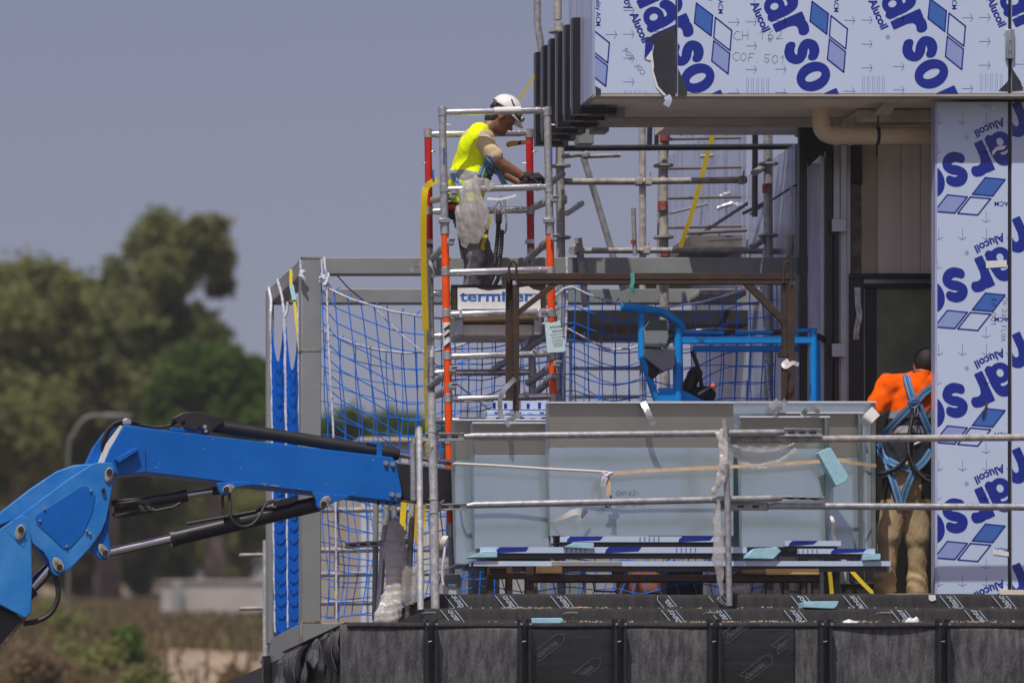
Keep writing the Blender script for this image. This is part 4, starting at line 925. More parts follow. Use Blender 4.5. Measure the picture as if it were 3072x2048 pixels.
# lift cylinders
b = B(); b.ptube([(340,1523,Y0+.14),(552,1487,Y0+.14)], 17*S(Y0), 18); b.ptube([(540,1489,Y0+.14),(561,1485,Y0+.14)], 19*S(Y0), 18); c1 = b.build('lift_cylinder', 'boom_black', bo)
b = B(); b.ptube([(560,1485,Y0+.14),(672,1467,Y0+.14)], 9.5*S(Y0), 14); b.build('rod', 'chrome', c1)
b = B(); b.ptube([(636,1473,Y0+.14),(690,1464,Y0+.14)], 13*S(Y0), 14); b.build('rod_eye', 'boom_black', c1)
b = B(); b.ptube([(514,1615,Y0+.14),(955,1510,Y0+.14)], 24*S(Y0), 20); b.ptube([(511,1616,Y0+.14),(524,1613,Y0+.14)], 27*S(Y0), 20); c2 = b.build('lift_cylinder', 'boom_black', bo)
b = B(); b.ptube([(310,1661,Y0+.14),(516,1615,Y0+.14)], 14*S(Y0), 16); b.build('rod', 'chrome', c2)
b = B(); b.prism([(820,1500),(842,1496),(890,1486),(896,1500),(870,1512),(825,1520)], Y0+.03, Y0+.1); b.build('valve_block', 'black_metal', c2, bevel=.004)
b = B(); b.ptube([(560,1570,Y0+.04),(700,1545,Y0+.04),(830,1520,Y0+.04)], .012, 8); b.build('pipe', 'boom_black', c2)
b = B(); b.ptube([(345,1548,Y0+.04),(420,1540,Y0+.04),(520,1520,Y0+.04),(540,1508,Y0+.04)], .01, 8); b.build('pipe', 'boom_black', c1)
# lower arm, running down and out of the picture to the machine
b = B(); b.prism([(36,1560),(66,1543),(84,1556),(94,1620),(97,1745),(93,1836),(76,1853),(0,1813),(-420,2420),(-620,2420),(-240,1830),(-70,1640)], Y0-.13, Y0-.10); la = b.build('lower_arm', 'boom_blue_pale', bo, bevel=.006)
b = B(); b.prism([(20,1580),(60,1560),(80,1700),(60,1840),(0,1812),(-420,2420),(-620,2420),(-240,1830),(-60,1660)], Y0-.098, Y0+.3); b.build('lower_arm_body', 'boom_blue', la, bevel=.006)
b = B(); b.prism([(22,1592),(40,1558),(68,1556),(82,1575),(84,1610),(70,1640),(50,1622)], Y0-.134, Y0-.131); b.build('cover_plate', 'boom_blue_pale', la)
b = B(); b.ptube([(76,1852,Y0+.0),(30,1905,Y0),(-120,2080,Y0)], [.012,.012,.012], 8); b.build('edge_strip', 'steel_rusted', la)
b = B(); b.extr([P(74,1856,Y0+.02), P(-200,2175,Y0+.02), P(-260,2100,Y0+.02), P(0,1815,Y0+.02)], (0,.25,0)); b.build('lower_boom', 'boom_black', bo, bevel=.01)
b = B(); b.ptube([(150,1705,Y0+.1),(90,1765,Y0+.1)], 20*S(Y0), 16); b.build('rod', 'chrome', la)
b = B(); b.ptube([(95,1762,Y0+.1),(-60,1900,Y0+.1)], 27*S(Y0), 16); b.build('lift_cylinder', 'boom_black', bo)
b = B(); b.bx(Xof(-720,.9), Xof(-320,.9), -.6, 2.6, .35, 1.3); ch = b.build('chassis', 'boom_blue', bo, bevel=.05)
b = B(); b.tube([P(-520,2420,.95), Vector((Xof(-520,.95), .95, 1.25))], .3, 16); b.build('turntable_mast', 'boom_blue', ch)
for sx in (-700, -340):
    for yy in (-.35, 2.1):
        b = B(); b.disc((Xof(sx,.9), yy, .42), .42, .28, n=20); b.build('wheel', 'rubber', bo)
# hoses
def hose(pts, r=.011, m='rubber', par=bo): b = B(); b.tube(spline([P(*p) for p in pts], 7), r, 8); b.build('hose', m, par)
for k in range(3): hose([(384+k*3,1262,Y0+.06),(350,1266+k*4,Y0+.05+.03*k),(322+k*4,1290,Y0+.05+.03*k),(308+k*4,1325,Y0+.05+.03*k),(306+k*5,1356,Y0+.07+.03*k)], .012)
for k in range(2): hose([(384,1262+k*5,Y0+.06+.04*k),(420,1270+k*3,Y0+.08),(460,1280,Y0+.08),(500,1278,Y0+.08),(530,1262+k*4,Y0+.08+.04*k),(548,1254,Y0+.1)], .011)
b = B(); b.pbox(368,394,1258,1272,Y0+.02,Y0+.1); b.pbox(374,388,1254,1258,Y0+.03,Y0+.09); b.build('hose_clamp', 'silver', bo, bevel=.003)
hose([(668,1482,Y0+.06),(668,1520,Y0+.05),(676,1550,Y0+.04)], .012); hose([(688,1480,Y0),(690,1520,Y0-.03),(696,1556,Y0-.05),(722,1578,Y0-.05),(755,1572,Y0-.04),(780,1545,Y0-.02),(795,1515,Y0),(815,1505,Y0+.02)], .012)
hose([(770,1530,Y0+.03),(785,1515,Y0+.02),(805,1506,Y0+.03),(830,1500,Y0+.05)], .012)
for k in range(2): hose([(335,1505+k*8,Y0+.05),(370,1500+k*8,Y0),(410,1498+k*6,Y0-.02),(440,1510+k*5,Y0),(455-k*22,1524+k*3,Y0+.02)], .012, 'rubber')
b = B(); b.ptube([(436,1514,Y0),(458,1528,Y0+.03)], .015, 8); b.ptube([(420,1516,Y0),(436,1530,Y0+.03)], .015, 8); b.build('hose_fitting', 'pin_plate', bo)
hose([(340,1540,Y0+.04),(345,1548,Y0+.02),(370,1542,Y0+.02),(420,1532,Y0+.03)], .009)
hose([(165,1725,Y0+.02),(174,1760,Y0),(172,1800,Y0),(150,1840,Y0),(110,1862,Y0),(70,1870,Y0+.02)], .02)
# basket
YK, YK2 = 1.1, 1.95
bk = B(); bk.ptube([(2033,985,YK),(2033,1260,YK)], 14*S(YK), 14); bk = bk.build('basket_post', 'basket_blue', bo)
def bar(pts, r, name='basket_rail', m='basket_blue', n=12): b = B(); b.tube(spline([P(*p) for p in pts], 6) if len(pts) > 2 else [P(*p) for p in pts], r*S(pts[0][2]), n); return b.build(name, m, bo)
bar([(2440,985,YK),(2440,1260,YK)], 11, 'basket_post'); bar([(2473,1010,YK2),(2473,1260,YK2)], 11, 'basket_post'); bar([(2452,1000,YK+.3),(2456,1260,YK+.3)], 8, 'basket_post')
bar([(1863,920,YK-.05),(1925,926,YK-.05),(1987,938,YK),(2020,956,YK),(2040,975,YK+.02),(2050,1000,YK+.04)], 13)
bar([(1925,930,YK-.03),(1925,1077,YK-.03),(1968,1200,YK),(1985,1260,YK)][:2], 11); bar([(1926,1072,YK-.03),(1970,1200,YK)], 10.5); 
b = B(); b.pbox(2040,2436,1009,1030,YK-.02,YK+.02); b.build('basket_rail', 'basket_blue', bo, bevel=.006)
bar([(2036,996,YK+.02),(2236,999,YK+.02),(2436,990,YK+.02)], 6.5, m='basket_blue')
b = B(); b.pbox(2080,2470,1036,1054,YK2-.02,YK2+.02); b.build('basket_rail', 'basket_blue', bo, bevel=.006)
for x0c, x1c in ((2172,2204), (2318,2352)):
    b = B(); b.ptube([(x0c,997,YK+.02),(x1c,996,YK+.02)], 8.5*S(YK), 12); b.build('grip', 'rubber', bo)
b = B(); b.ptube([(2440,1005,YK+.1),(2470,1015,YK+.5),(2474,1030,YK2)], 9*S(YK), 12); b.build('grip', 'rubber', bo)
b = B(); b.pbox(1976,2045,1163,1262,YK-.02,YK+.0); b.build('toe_plate', 'basket_blue', bo, bevel=.004)
b = B(); b.prism([(2045,1168),(2130,1210),(2130,1262),(2045,1262)], YK+.002, YK+.03); b.build('toe_plate', 'basket_blue', bo)
b = B(); b.bx(Xof(1976,YK), Xof(2478,YK), YK, YK2, Zof(1300,YK), Zof(1262,YK)); b.build('basket_floor', 'basket_blue', bo)
b = B(); b.prism([(1932,985),(1950,961),(2000,958),(2004,985),(2008,1012),(2001,1035),(1985,1043),(1935,1040)], YK-.1, YK+.12); con = b.build('control_console', 'console_grey', bo, bevel=.01)
b = B(); b.prism([(1935,1044),(1986,1046),(2004,1034),(2025,1040),(2026,1098),(1990,1115),(1934,1072)], YK-.08, YK+.12); b.build('console_base', 'console_grey', con, bevel=.008)
b = B(); b.prism([(1933,985),(1950,961),(2000,958),(2003,990),(1936,990)], YK-.102, YK-.1005); b.build('console_face', 'frame_dark', con)
for (x,y) in ((1984,1027),(1987,1045)):
    b = B(); b.disc(P(x,y,YK-.115), 3.5*S(YK), .02, n=10); b.build('screw', 'silver', con)
for k in range(3): hose([(1944+k*14,1085+k*8,YK-.02),(1950+k*10,1105+k*7,YK-.04),(1946+k*5,1128+k*3,YK-.03),(1950+k*3,1150,YK)], .014)
b = B(); b.disc(P(2012,1000,YK-.03), .03, .08, n=12); b.disc(P(2016,1016,YK-.02), .026, .07, n=12); b.build('alarm_horn', 'black_matt', con)

# tool bag with strap hanging in the basket
tbag = thing('tool_bag', P(2090,1200,YK+.2), 'black tool bag with rolled strap lying in the blue basket', 'bag')
b = body([('c', P(2062,1165,YK+.2), P(2086,1120,YK+.2), .05, .05), ('e', P(2085,1120,YK+.2), (.055,.055,.03)), ('e', P(2108,1185,YK+.25), (.1,.1,.07))], .012, .02); b.build('bag_body', 'rubber', tbag)
b = B(); b.ribbon(spline([P(2075,1052,YK+.1), P(2090,1090,YK+.1), P(2100,1130,YK+.12), P(2106,1165,YK+.15)], 6), .03, .003); b.build('strap', 'black_matt', tbag)
b = B(); b.ptube([(2095,1185,YK+.12),(2135,1160,YK+.12)], .018, 10); b.build('tool_handle', 'rubber', tbag)
b = B(); b.ptube([(2133,1162,YK+.12),(2143,1156,YK+.12)], .025, 10); b.build('handle_end', 'tool_pink', tbag)

# ---------------------------------------------------------------- rusty steel rack carrying the panels
YK0 = .70
rk = thing('steel_rack', P(2000,1782,YK0), 'rusty brown steel transport rack with lifting loops', 'rack')
def rbox(x0, x1, y0, y1, Ya, Yb, name, m='rust', par=None, bv=.003): b = B(); b.pbox(x0,x1,y0,y1,Ya,Yb); return b.build(name, m, par or rk, bevel=bv)
rbox(1508,2390,819,838,YK0,YK0+.07,'top_beam'); rbox(1555,2370,838.5,852,YK0+.005,YK0+.06,'top_beam')
rbox(1506,1520,838,866,YK0,YK0+.01,'beam_end')
for x0, x1, Ya in ((1520,1538,YK0+.07),(1541,1558,YK0-.0)): rbox(x0, x1, 839 if Ya > YK0 else 853, 1262, Ya, Ya+.05, 'upright')
for x0, x1, Ya, y1 in ((2348,2363,YK0+.01,1060),(2364,2384,YK0+.0,1262)): rbox(x0, x1, 853, y1, Ya, Ya+.05, 'upright')
rbox(2338,2364,1050,1070,YK0-.02,YK0+.04,'socket'); rbox(2346,2362,1100,1262,YK0+.03,YK0+.06,'upright')
for pts in ([(1558,945),(1558,925),(1650,852),(1678,852)], [(2230,853),(2262,853),(2362,960),(2362,985)]):
    b = B(); b.prism(pts, YK0+.01, YK0+.04); b.build('corner_brace', 'rust', rk, bevel=.003)
for x in (1538, 2362):
    b = B(); b.tube(spline([P(x-11,850,YK0-.01), P(x-11,805,YK0-.01), P(x-8,790,YK0-.01), P(x,784,YK0-.01), P(x+8,790,YK0-.01), P(x+11,805,YK0-.01), P(x+13,850,YK0-.01)], 5), .009, 8); b.build('lifting_loop', 'rust', rk)
rbox(1580,2460,1722,1743,.27,.34,'base_beam'); rbox(1580,2460,1724,1745,YK0+.5,YK0+.58,'base_beam')
for x0, x1 in ((1462,1480),(1520,1538),(1578,1602),(2300,2318),(2352,2368),(2405,2418),(2440,2460)): rbox(x0, x1, 1700 if x0 < 1600 else 1745, 1790, .28, .35, 'foot')
rbox(1470,1576,1715,1735,.275,.33,'base_beam'); rbox(1475,1560,1702,1716,YK0-.02,YK0+.3,'cross_beam')
for x in (1600,1855):
    b = B(); b.pbox(x-18,x+18,1699,1721,.34,.37); b.build('end_plate', 'rust', rk)
for x0 in (1740, 2300):
    b = B(); b.tube([P(x0+40,1744,.3), P(x0+44,1772,.3), P(x0+112,1774,.3), P(x0+118,1744,.3)], .008, 8); b.build('fork_stirrup', 'rust', rk)
for x0, x1, y0, y1, m, l in ((1613,1687,1686,1720,'wood','yellow timber block under the left end of the panels'), (2228,2296,1696,1722,'wood_dark','dark timber block under the panels beside the wrapped post'), (2298,2458,1693,1724,'wood','long timber block under the right end of the panels'), (1470,1520,1690,1702,'wood','small timber offcut at the left end of the rack')):
    b = B(); b.pbox(x0,x1,y0+12,y1-1,.23,.5); b.build('timber_block', m, None, bevel=.006, label=l, cat='timber', group='timber blocks under the panels')

# ---------------------------------------------------------------- cassette panels leaning on the rack
def cassette(x0, x1, yt, yc, yb, Y, label, fl=(None, None), lean=.05, left=True, right=False, band=.05):
    t = thing('facade_panel', P((x0+x1)/2, yb, Y), label, 'panel', 'metal facade panels stacked on the rack')
    p = lambda x, y, dy=0: P(x, y, Y+dy)
    b = B(); zt = [p(x0,yc,lean), p(x1,yc,lean), p(x1,yb), p(x0,yb)]; b.add(zt+[q+Vector((0,.004,0)) for q in zt], [(3,2,1,0),(4,5,6,7),(0,1,5,4),(1,2,6,5),(2,3,7,6),(3,0,4,7)]); b.build('face_sheet', 'panel_satin', t, smooth=0)
    if yc > yt+3:
        q = [p(x0,yt,lean-band), p(x1,yt,lean-band), p(x1,yc-1,lean), p(x0,yc-1,lean)]; b = B(); b.add(q+[v+Vector((0,.004,0)) for v in q], [(3,2,1,0),(4,5,6,7),(0,1,5,4),(1,2,6,5),(2,3,7,6),(3,0,4,7)]); b.build('upper_band', 'panel_band', t, smooth=0)
    b = B(); b.pbox(x0-2,x1+2,yt-5,yt,Y+lean-band-.03,Y+lean-band+.006); b.build('top_lip', 'panel_edge', t, smooth=0)
    if left:
        b = B(); q = [p(x0,yt,lean-band), p(x0,yc,lean), p(x0,yb,0)]; e = [p(x0-9,yt,-.04), p(x0-11,yc,-.03), p(x0-2,yb,-.06)]
        b.add(q+e, [(0,3,4,1),(1,4,5,2)]); b.add([v+Vector((.003,.002,0)) for v in q+e], [(1,4,3,0),(2,5,4,1)]); b.build('side_flange', 'panel_edge', t, smooth=0)
    if right:
        b = B(); q = [p(x1,yt,lean-band), p(x1,yc,lean), p(x1,yb,0)]; e = [p(x1-14,yt,-.05), p(x1-14,yc,-.04), p(x1-10,yb,-.07)]
        b.add(q+e, [(0,1,4,3),(1,2,5,4)]); b.add([v+Vector((-.003,.003,0)) for v in q+e], [(3,4,1,0),(4,5,2,1)]); b.build('side_flange', 'panel_flange', t, smooth=0)
    return t
def tray(t, x0, x1, y0, y1, Ya, Yb, patches=(), fine=(), end=20):
    b = B(); b.pbox(x0,x1,y0,y1,Ya,Ya+.004); fr = b.build('bottom_flange', 'film_white', t, smooth=0)
    b = B(); s_ = P(x0,y1,Ya); e = P(x1,y1,Ya); b.bx(s_.x+.02, e.x-.02, Ya+.005, Yb, s_.z+.004, s_.z+.01); b.build('flange_underside', 'bare_panel', t, smooth=0)
    b = B(); b.pbox(x0+10,x1-10,y1+1,y1+17,Ya+.05,Ya+.06); b.build('dark_strip', 'bare_panel', t, smooth=0)  # dark strip set back in the gap below the flange
    pr = Print((0,Ya,0), (1,0,0), (0,0,1), (0,-1,0), (Xof(x0,Ya), Xof(x1,Ya), Zof(y1,Ya), Zof(y0,Ya)))
    for (a, c, sk) in patches: pr.add('p', [(Xof(a,Ya),Zof(y1,Ya)), (Xof(c,Ya),Zof(y1-5 if sk > 0 else y1,Ya)), (Xof(c+sk*.7,Ya),Zof(y0,Ya)), (Xof(a+12,Ya),Zof(y0,Ya)), (Xof(a+2,Ya),Zof((y0+y1)/2,Ya))], [(0,1,2,3,4)])
    for a in fine:
        for k in range(5): pr.add('f', *line2d([(Xof(a+k*14,Ya),Zof(y0+3,Ya)), (Xof(a+k*14,Ya),Zof(y1-3,Ya))], 5*S(Ya)*.8))
    pr.done(fr, {'p':'ink_blue','f':'ink_fine'}, {'p':'film_print','f':'fine_print'})
c1_ = cassette(1364,1652,1261,1380,1688,.60,'leftmost wide grey panel standing at the back of the stack', right=False)
pr = Print((0,.585,0),(1,0,0),(0,0,1),(0,-1,0),(Xof(1350,.58),Xof(1366,.58),Zof(1690,.58),Zof(1265,.58)))
c2_ = cassette(1420,1646,1270,1363,1645,.53,'grey panel with a shade-toned upper band, second from the left')
tray(c2_, 1440, 2240, 1640, 1658, .293, .60, [(1487,1578,12),(1815,1915,14)], [1700,2030])
c3_ = cassette(1646,2200,1209,1342,1606,.47,'tall grey panel with marker writing in the middle of the stack')
tray(c3_, 1680, 2158, 1608, 1625, .298, .52, [(1700,1800,14),(2035,2130,14)], [1920])
c4_ = cassette(1945,2627,1208,1209,1668,.63,'widest panel at the back reaching to the orange worker', left=False, right=True)
c5_ = cassette(2330,2588,1240,1372,1652,.56,'grey panel with a right hand flange behind the foam wedge', left=False, right=True)
tray(c5_, 2392, 2625, 1645, 1660, .292, .58, [(2492,2590,14)], [2395])
c6_ = cassette(2222,2488,1252,1345,1640,.44,'front right panel with a white vertical edge', left=True, right=True)
tray(c6_, 2355, 2523, 1621, 1637, .295, .46, [(2366,2440,20)], [])
c0_ = thing('facade_panel', P(2000,1700,.4), 'flat bottom panel carrying the stack with a pale front edge', 'panel', 'metal facade panels stacked on the rack')
tray(c0_, 1408, 2672, 1682, 1697, .286, .75, [(1412,1420,0)], [])
b = B(); b.pbox(1655,1866,1684,1696,.282,.285); b.build('dark_patch', 'panel_band', c0_, smooth=0)
b = B(); b.bx(Xof(1372,.32), Xof(2660,.32), .32, .75, Zof(1696,.32)+.012, Zof(1696,.32)+.018); b.build('face_sheet', 'panel_satin', c0_, smooth=0)
c7_ = thing('facade_panel', P(1560,1255,.66), 'stack of small blue printed trays behind the rusty upright', 'panel', 'metal facade panels stacked on the rack')
for k, (y0, y1, Y) in enumerate(((1202,1228,.74),(1231,1243,.7),(1246,1262,.66))):
    b = B(); b.pbox(1462+20*(k == 0),1642,y0,y1,Y,Y+.1); b.build('tray', 'film_white', c7_, bevel=.003)
    for j in range(5):
        b = B(); b.pbox(1478+j*34+k*5,1487+j*34+k*9,y0+5+j%2*3,y1-3,Y-.003,Y-.001); b.build('film_print', 'ink_blue', c7_, smooth=0)
# marker writing
pr = Print((0,.50,0),(1,0,0),(0,0,1),(0,-1,0),(Xof(1650,.5),Xof(2190,.5),Zof(1600,.5),Zof(1350,.5)),.0)
u = S(.47)
hand(pr, 'CH162-', Xof(1850,.47), Zof(1484,.47), 13*u, R(1), 1.4*u); hand(pr, 'COP-31C', Xof(1850,.47), Zof(1520,.47), 13*u, R(2), 1.4*u)
for (k, bb) in pr.k.items(): bb.v = [(a, .4635+.05*((c_-Zof(1606,.47))/(Zof(1342,.47)-Zof(1606,.47))), c_) for a, d_, c_ in bb.v]
pr.done(c3_, PM, PN)
# ---------------------------------------------------------------- guard rail in front
gr = thing('guard_rail', P(1740,1830,0), 'galvanised tube guard rail along the terrace edge', 'railing')
def gtube(pts, r, m='galv', name='rail', n=14): b = B(); b.tube([P(*p) for p in pts], r, n); return b.build(name, m, gr)
def flat_end(xa, xb, ya, yb, Y, h=24, par=gr):
    b = B(); s_ = S(Y)
    b.extr([P(xa,ya-h/2,Y), P(xb,yb-h/2,Y), P(xb,yb-h/2+3.5,Y), P(xa,ya-h/2+3.5,Y)], (0,.02,0)); b.extr([P(xa,ya+h/2-3.5,Y), P(xb,yb+h/2-3.5,Y), P(xb,yb+h/2,Y), P(xa,ya+h/2,Y)], (0,.02,0))
    b.extr([P(xa,ya-h/2+3.5,Y+.014), P(xb,yb-h/2+3.5,Y+.014), P(xb,yb+h/2-3.5,Y+.014), P(xa,ya+h/2-3.5,Y+.014)], (0,.006,0)); o = b.build('flattened_end', 'galv', par, bevel=.002)
    for k in range(3):
        x = xa+(xb-xa)*(.2+.28*k); y = ya+(yb-ya)*(.2+.28*k)
        b = B(); b.pbox(x-10,x+10,y-3,y+3,Y+.010,Y+.0135); b.build('slot', 'black_matt', o)
YRl = 0.0
r0 = 10.5*S(0)
o = gtube([(1392,1309,.02),(1420,1308,.02),(2330,1297,.0),(2352,1296,0)], [r0*.7,r0,r0,r0*.7]); flat_end(1276,1392,1310,1309,.01); flat_end(2352,2466,1296,1297,-.01)
gtube([(2190,1320,.045),(2300,1318,.045),(3400,1309,.045)], r0, 'galv_dirty')
o = gtube([(1400,1517,.02),(1422,1514,.02),(2330,1494,.0),(2345,1494,0)], [r0*.7,r0,r0,r0*.7]); flat_end(1276,1400,1522,1518,.01,20); flat_end(2345,2475,1494,1497,-.01,14)
gtube([(2305,1519,.04),(2325,1517,.04),(3400,1522,.04)], [r0*.8,r0,r0]); flat_end(2147,2305,1517,1519,.03)
b = B(); b.tube([P(1293,1178,-.03), P(1302,1500,-.03), P(1306,1832,-.03)], 13*S(0), 16); b.build('upright', 'galv_blotch', gr)
b = B(); b.tube([P(2174,1256,-.04), P(2182,1500,-.04), P(2188,1816,-.02)], 9.5*S(0), 16); b.build('upright', 'galv', gr)
for (x,y,Y) in ((1297,1300,-.03),(1300,1502,-.03),(1301,1542,-.03)):
    c = P(x,y,Y); b = B(); b.tube([c+Vector((math.cos(a)*14*S(0), math.sin(a)*14*S(0), .012*math.sin(a*.5))) for a in [k*.5 for k in range(14)]], .003, 5); b.build('tie_wire', 'galv_dirty', gr)
b = B(); b.tube(spline([P(1290,1320,-.06), P(1275,1335,-.07), P(1272,1350,-.05), P(1285,1352,-.06), P(1300,1335,-.07)], 6), .003, 5); b.build('tie_wire', 'galv_dirty', gr)
b = B(); b.ptube([(1318,1512,-.01),(1332,1500,-.03)], .008, 8); b.build('bolt', 'silver', gr)
# loose poles
PL = [([(1258,1282,.35),(1262,1830,-.05)], 9.5, 'galv_blotch', 'grey pole standing beside the white rail upright'),
      ([(1243,1313,1.25),(1236,1540,1.22),(1222,1855,1.2)], 9, 'galv_dirty', 'dull pole leaning behind the yellow strap'),
      ([(1180,1490,1.3),(1186,1600,1.28)], 8.5, 'galv', 'short pole hidden behind the plastic wrapping'),
      ([(1163,1500,1.35),(1150,1640,1.3),(1135,1850,1.25)], 10, 'galv', 'pole leaning to the left below the boom end'),
      ([(1128,1495,1.4),(1124,1860,1.35)], 8.5, 'steel_grey', 'dark grey upright pole nearest the white corded net'),
      ([(1238,1330,.6),(1240,1440,.6),(1240,1500,.6)], 9, 'galv', 'pole stub just left of the yellow webbing')]
for pts, r, m, l in PL:
    t_ = thing('scaffold_pole', P(*pts[-1]), l, 'pole', 'loose scaffold poles leaning at the corner')
    b = B(); b.tube([P(*p) for p in pts], r*S(1), 12); b.build('tube', m, t_)
    b = B(); b.tube([P(pts[0][0],pts[0][1]-1,pts[0][2]), P(pts[0][0],pts[0][1]+6,pts[0][2])], r*S(1)*1.06, 12); b.build('end_rim', 'galv', t_)
t_ = thing('slotted_bar', P(1100,1630,1.3), 'pale slotted tube end tied across the leaning poles', 'bar')
flat_end(1036,1150,1636,1628,1.28,18,t_); b = B(); b.tube([P(1150,1628,1.29), P(1240,1620,1.29)], .024, 12); b.build('tube', 'galv_dirty', t_)

# ---------------------------------------------------------------- background scaffolding behind the frame
bs_ = thing('rear_scaffold', P(2000,1800,3.2), 'weathered tube scaffold behind the grey steel frame', 'scaffold')
def st(pts, r, m='galv_dirty', name='tube'): b = B(); b.tube([P(*p) for p in pts], r*S(pts[0][2]), 12); return b.build(name, m, bs_)
st([(1612,-120,2.5),(1612,70,2.5),(1628,170,2.5)], 11, 'galv', 'upright'); st([(1674,-100,2.6),(1673,60,2.6)], 12, 'galv_dirty', 'upright'); 
st([(1676,70,2.6),(1680,470,2.6),(1684,900,2.6),(1684,1800,2.6)], 13, 'galv_dirty', 'upright'); st([(1927,370,4.4),(1929,1210,4.4)], 10.5, 'galv_dirty', 'upright'); st([(1990,370,3.0),(1990,470,3.0),(1994,1210,3.0)], 14, 'galv_dirty', 'upright')
st([(2304,370,3.0),(2306,1300,3.0)], 14, 'galv', 'upright'); st([(1983,380,3.2),(1975,900,3.2)], 7, 'steel_grey', 'upright')
for (x, Y, ys_) in ((1676,2.6,(95,)), (1682,2.6,(498,713)), (1990,3.0,(497,712)), (2305,3.0,(492,707)), (1927,4.4,(545,752))):
    for y in ys_: b = B(); b.tube([P(x,y-3,Y), P(x,y+3,Y)], 30*S(Y), 14); b.build('rosette', 'galv_dirty', bs_)
st([(1690,545,2.65),(1900,545,2.65),(2240,540,2.65)], 10, name='ledger'); st([(1750,752,2.65),(2240,750,2.65)], 9, name='ledger'); st([(2220,752,3.1),(2400,755,3.1)], 9, name='ledger')
st([(1690,445,2.9),(2390,440,2.9)], 9, 'black_metal', 'ledger'); st([(1745,455,3.4),(1790,600,3.4),(1837,760,3.4),(1870,870,3.4)], 10, 'galv', 'brace')
st([(1900,625,2.3),(1905,765,2.3)], 7, 'galv', 'stub'); st([(1727,758,2.0),(1728,730,2.0)], 11, name='stub'); st([(1735,715,2.05),(1745,800,2.05),(1757,920,2.05)], 11, name='stub')
b = B(); b.tube([P(1718,752,1.95), P(1728,752,2.1)], 13*S(2), 14); b.build('coupler', 'galv', bs_)
for (x,y,Y) in ((1917,545,2.62),(1945,545,2.62),(2226,540,2.62),(1720,750,2.0),(1940,752,2.62),(1690,600,2.6)):
    b = B(); b.box(P(x,y,Y), (.05,.07,.06)); b.box(P(x+4,y-14,Y), (.014,.02,.08), rotm('Y',R(8))); b.build('wedge_head', 'galv_dirty', bs_, bevel=.01)
st([(2260,520,2.9),(2298,498,3.0)], 10, 'galv', 'brace'); st([(2255,742,2.9),(2298,715,3.0)], 10, 'galv', 'brace')
st([(1690,470,2.3),(1760,462,2.5)], 7, 'galv_dirty', 'ledger'); st([(1640,560,2.3),(1690,520,2.4)], 9, 'galv', 'brace')
b = B(); b.pbox(1690,2395,930,972,4.2,5.4); b.build('deck_board', 'black_matt', bs_); b = B(); b.pbox(2100,2240,868,886,3.4,3.9); b.build('deck_board', 'galv_dirty', bs_, bevel=.01)  # first board is black: the shade on it is put into the colour
b = B(); b.pbox(2160,2390,700,712,5.2,7); b.build('deck_board', 'rust', bs_)
# coloured bands
for (x,y0,y1,Y,r,m) in ((1998,398,424,2.98,14.5,'band_red'),(1991,605,632,2.98,14.6,'band_red'),(2305,552,578,2.98,14.6,'band_red'),(1904,720,730,2.29,7.6,'band_red'),(2000,745,770,2.98,14.6,'band_red')):
    b = B(); b.tube([P(x-4 if m else x,y0,Y), P(x-4,y1,Y)], r*S(Y), 12); b.build('colour_band', m, bs_)
for (x,Y,y0,y1,r,m) in ((1950,5.2,372,440,8,'black_metal'),(1972,5.4,372,450,8,'black_metal'),(2190,5.0,372,640,12,'black_metal'),(2212,4.9,372,760,9,'silver'),(2236,4.8,375,760,8,'white_paint'),(2266,3.3,372,650,9,'black_metal'),(2072,5.6,372,420,10,'galv'),(2380,2.7,560,760,9,'galv'),(2372,2.4,705,770,12,'galv_dirty')):
    b = B(); b.tube([P(x,y0,Y), P(x-2,y1,Y)], r*S(Y), 8); b.build('upright', m, bs_)
for (a_, c_, r, m) in (((2010,640,5.0),(2120,612,5.2),5,'galv'), ((2160,590,4.9),(2240,560,4.8),8,'tape_silver'), ((2150,625,4.8),(2225,600,4.8),7,'tape_silver'), ((2100,470,5.5),(2240,455,5.5),6,'galv_dirty'), ((2060,700,4.2),(2240,690,4.2),6,'dull_grey'), ((1760,470,2.45),(1860,466,2.5),6,'galv_dirty'), ((2230,640,4.0),(2390,560,3.0),5,'black_metal'), ((2040,400,4.2),(2150,378,4.0),8,'galv_dirty'), ((1700,640,2.9),(1745,610,3.3),9,'galv'), ((2120,720,2.9),(2225,716,2.9),5,'white_paint')):
    b = B(); b.tube([P(*a_), P(*c_)], r*S(4.5), 8); b.build('tube', m, bs_)
for (x,y,Y) in ((1758,466,2.42),(2160,378,3.9),(2395,400,2.6),(2196,560,4.9)):
    b = B(); b.box(P(x,y,Y), (.05,.06,.06), rotm('Y', R(x % 40-20))); b.build('coupler', 'steel_grey', bs_, bevel=.015)
# stair flight in the scaffold
sr = thing('scaffold_stair', P(2150,755,6.5), 'brown stair flight rising to the right in the rear scaffold', 'stairs')
b = B(); b.prism([(2040,748),(2085,748),(2262,632),(2262,600)], 6.2, 6.26); b.build('stringer', 'dull_grey', sr)
b = B(); b.prism([(2060,748),(2105,748),(2272,640),(2272,610)], 6.9, 6.96); b.build('stringer', 'dull_grey', sr)
for k in range(8):
    b = B(); q = P(2062+k*25,742-k*16.4,6.26); b.bx(q.x-.1, q.x+.12, 6.27, 6.89, q.z-.02, q.z+.01); b.build('tread', 'wood_dark', sr)
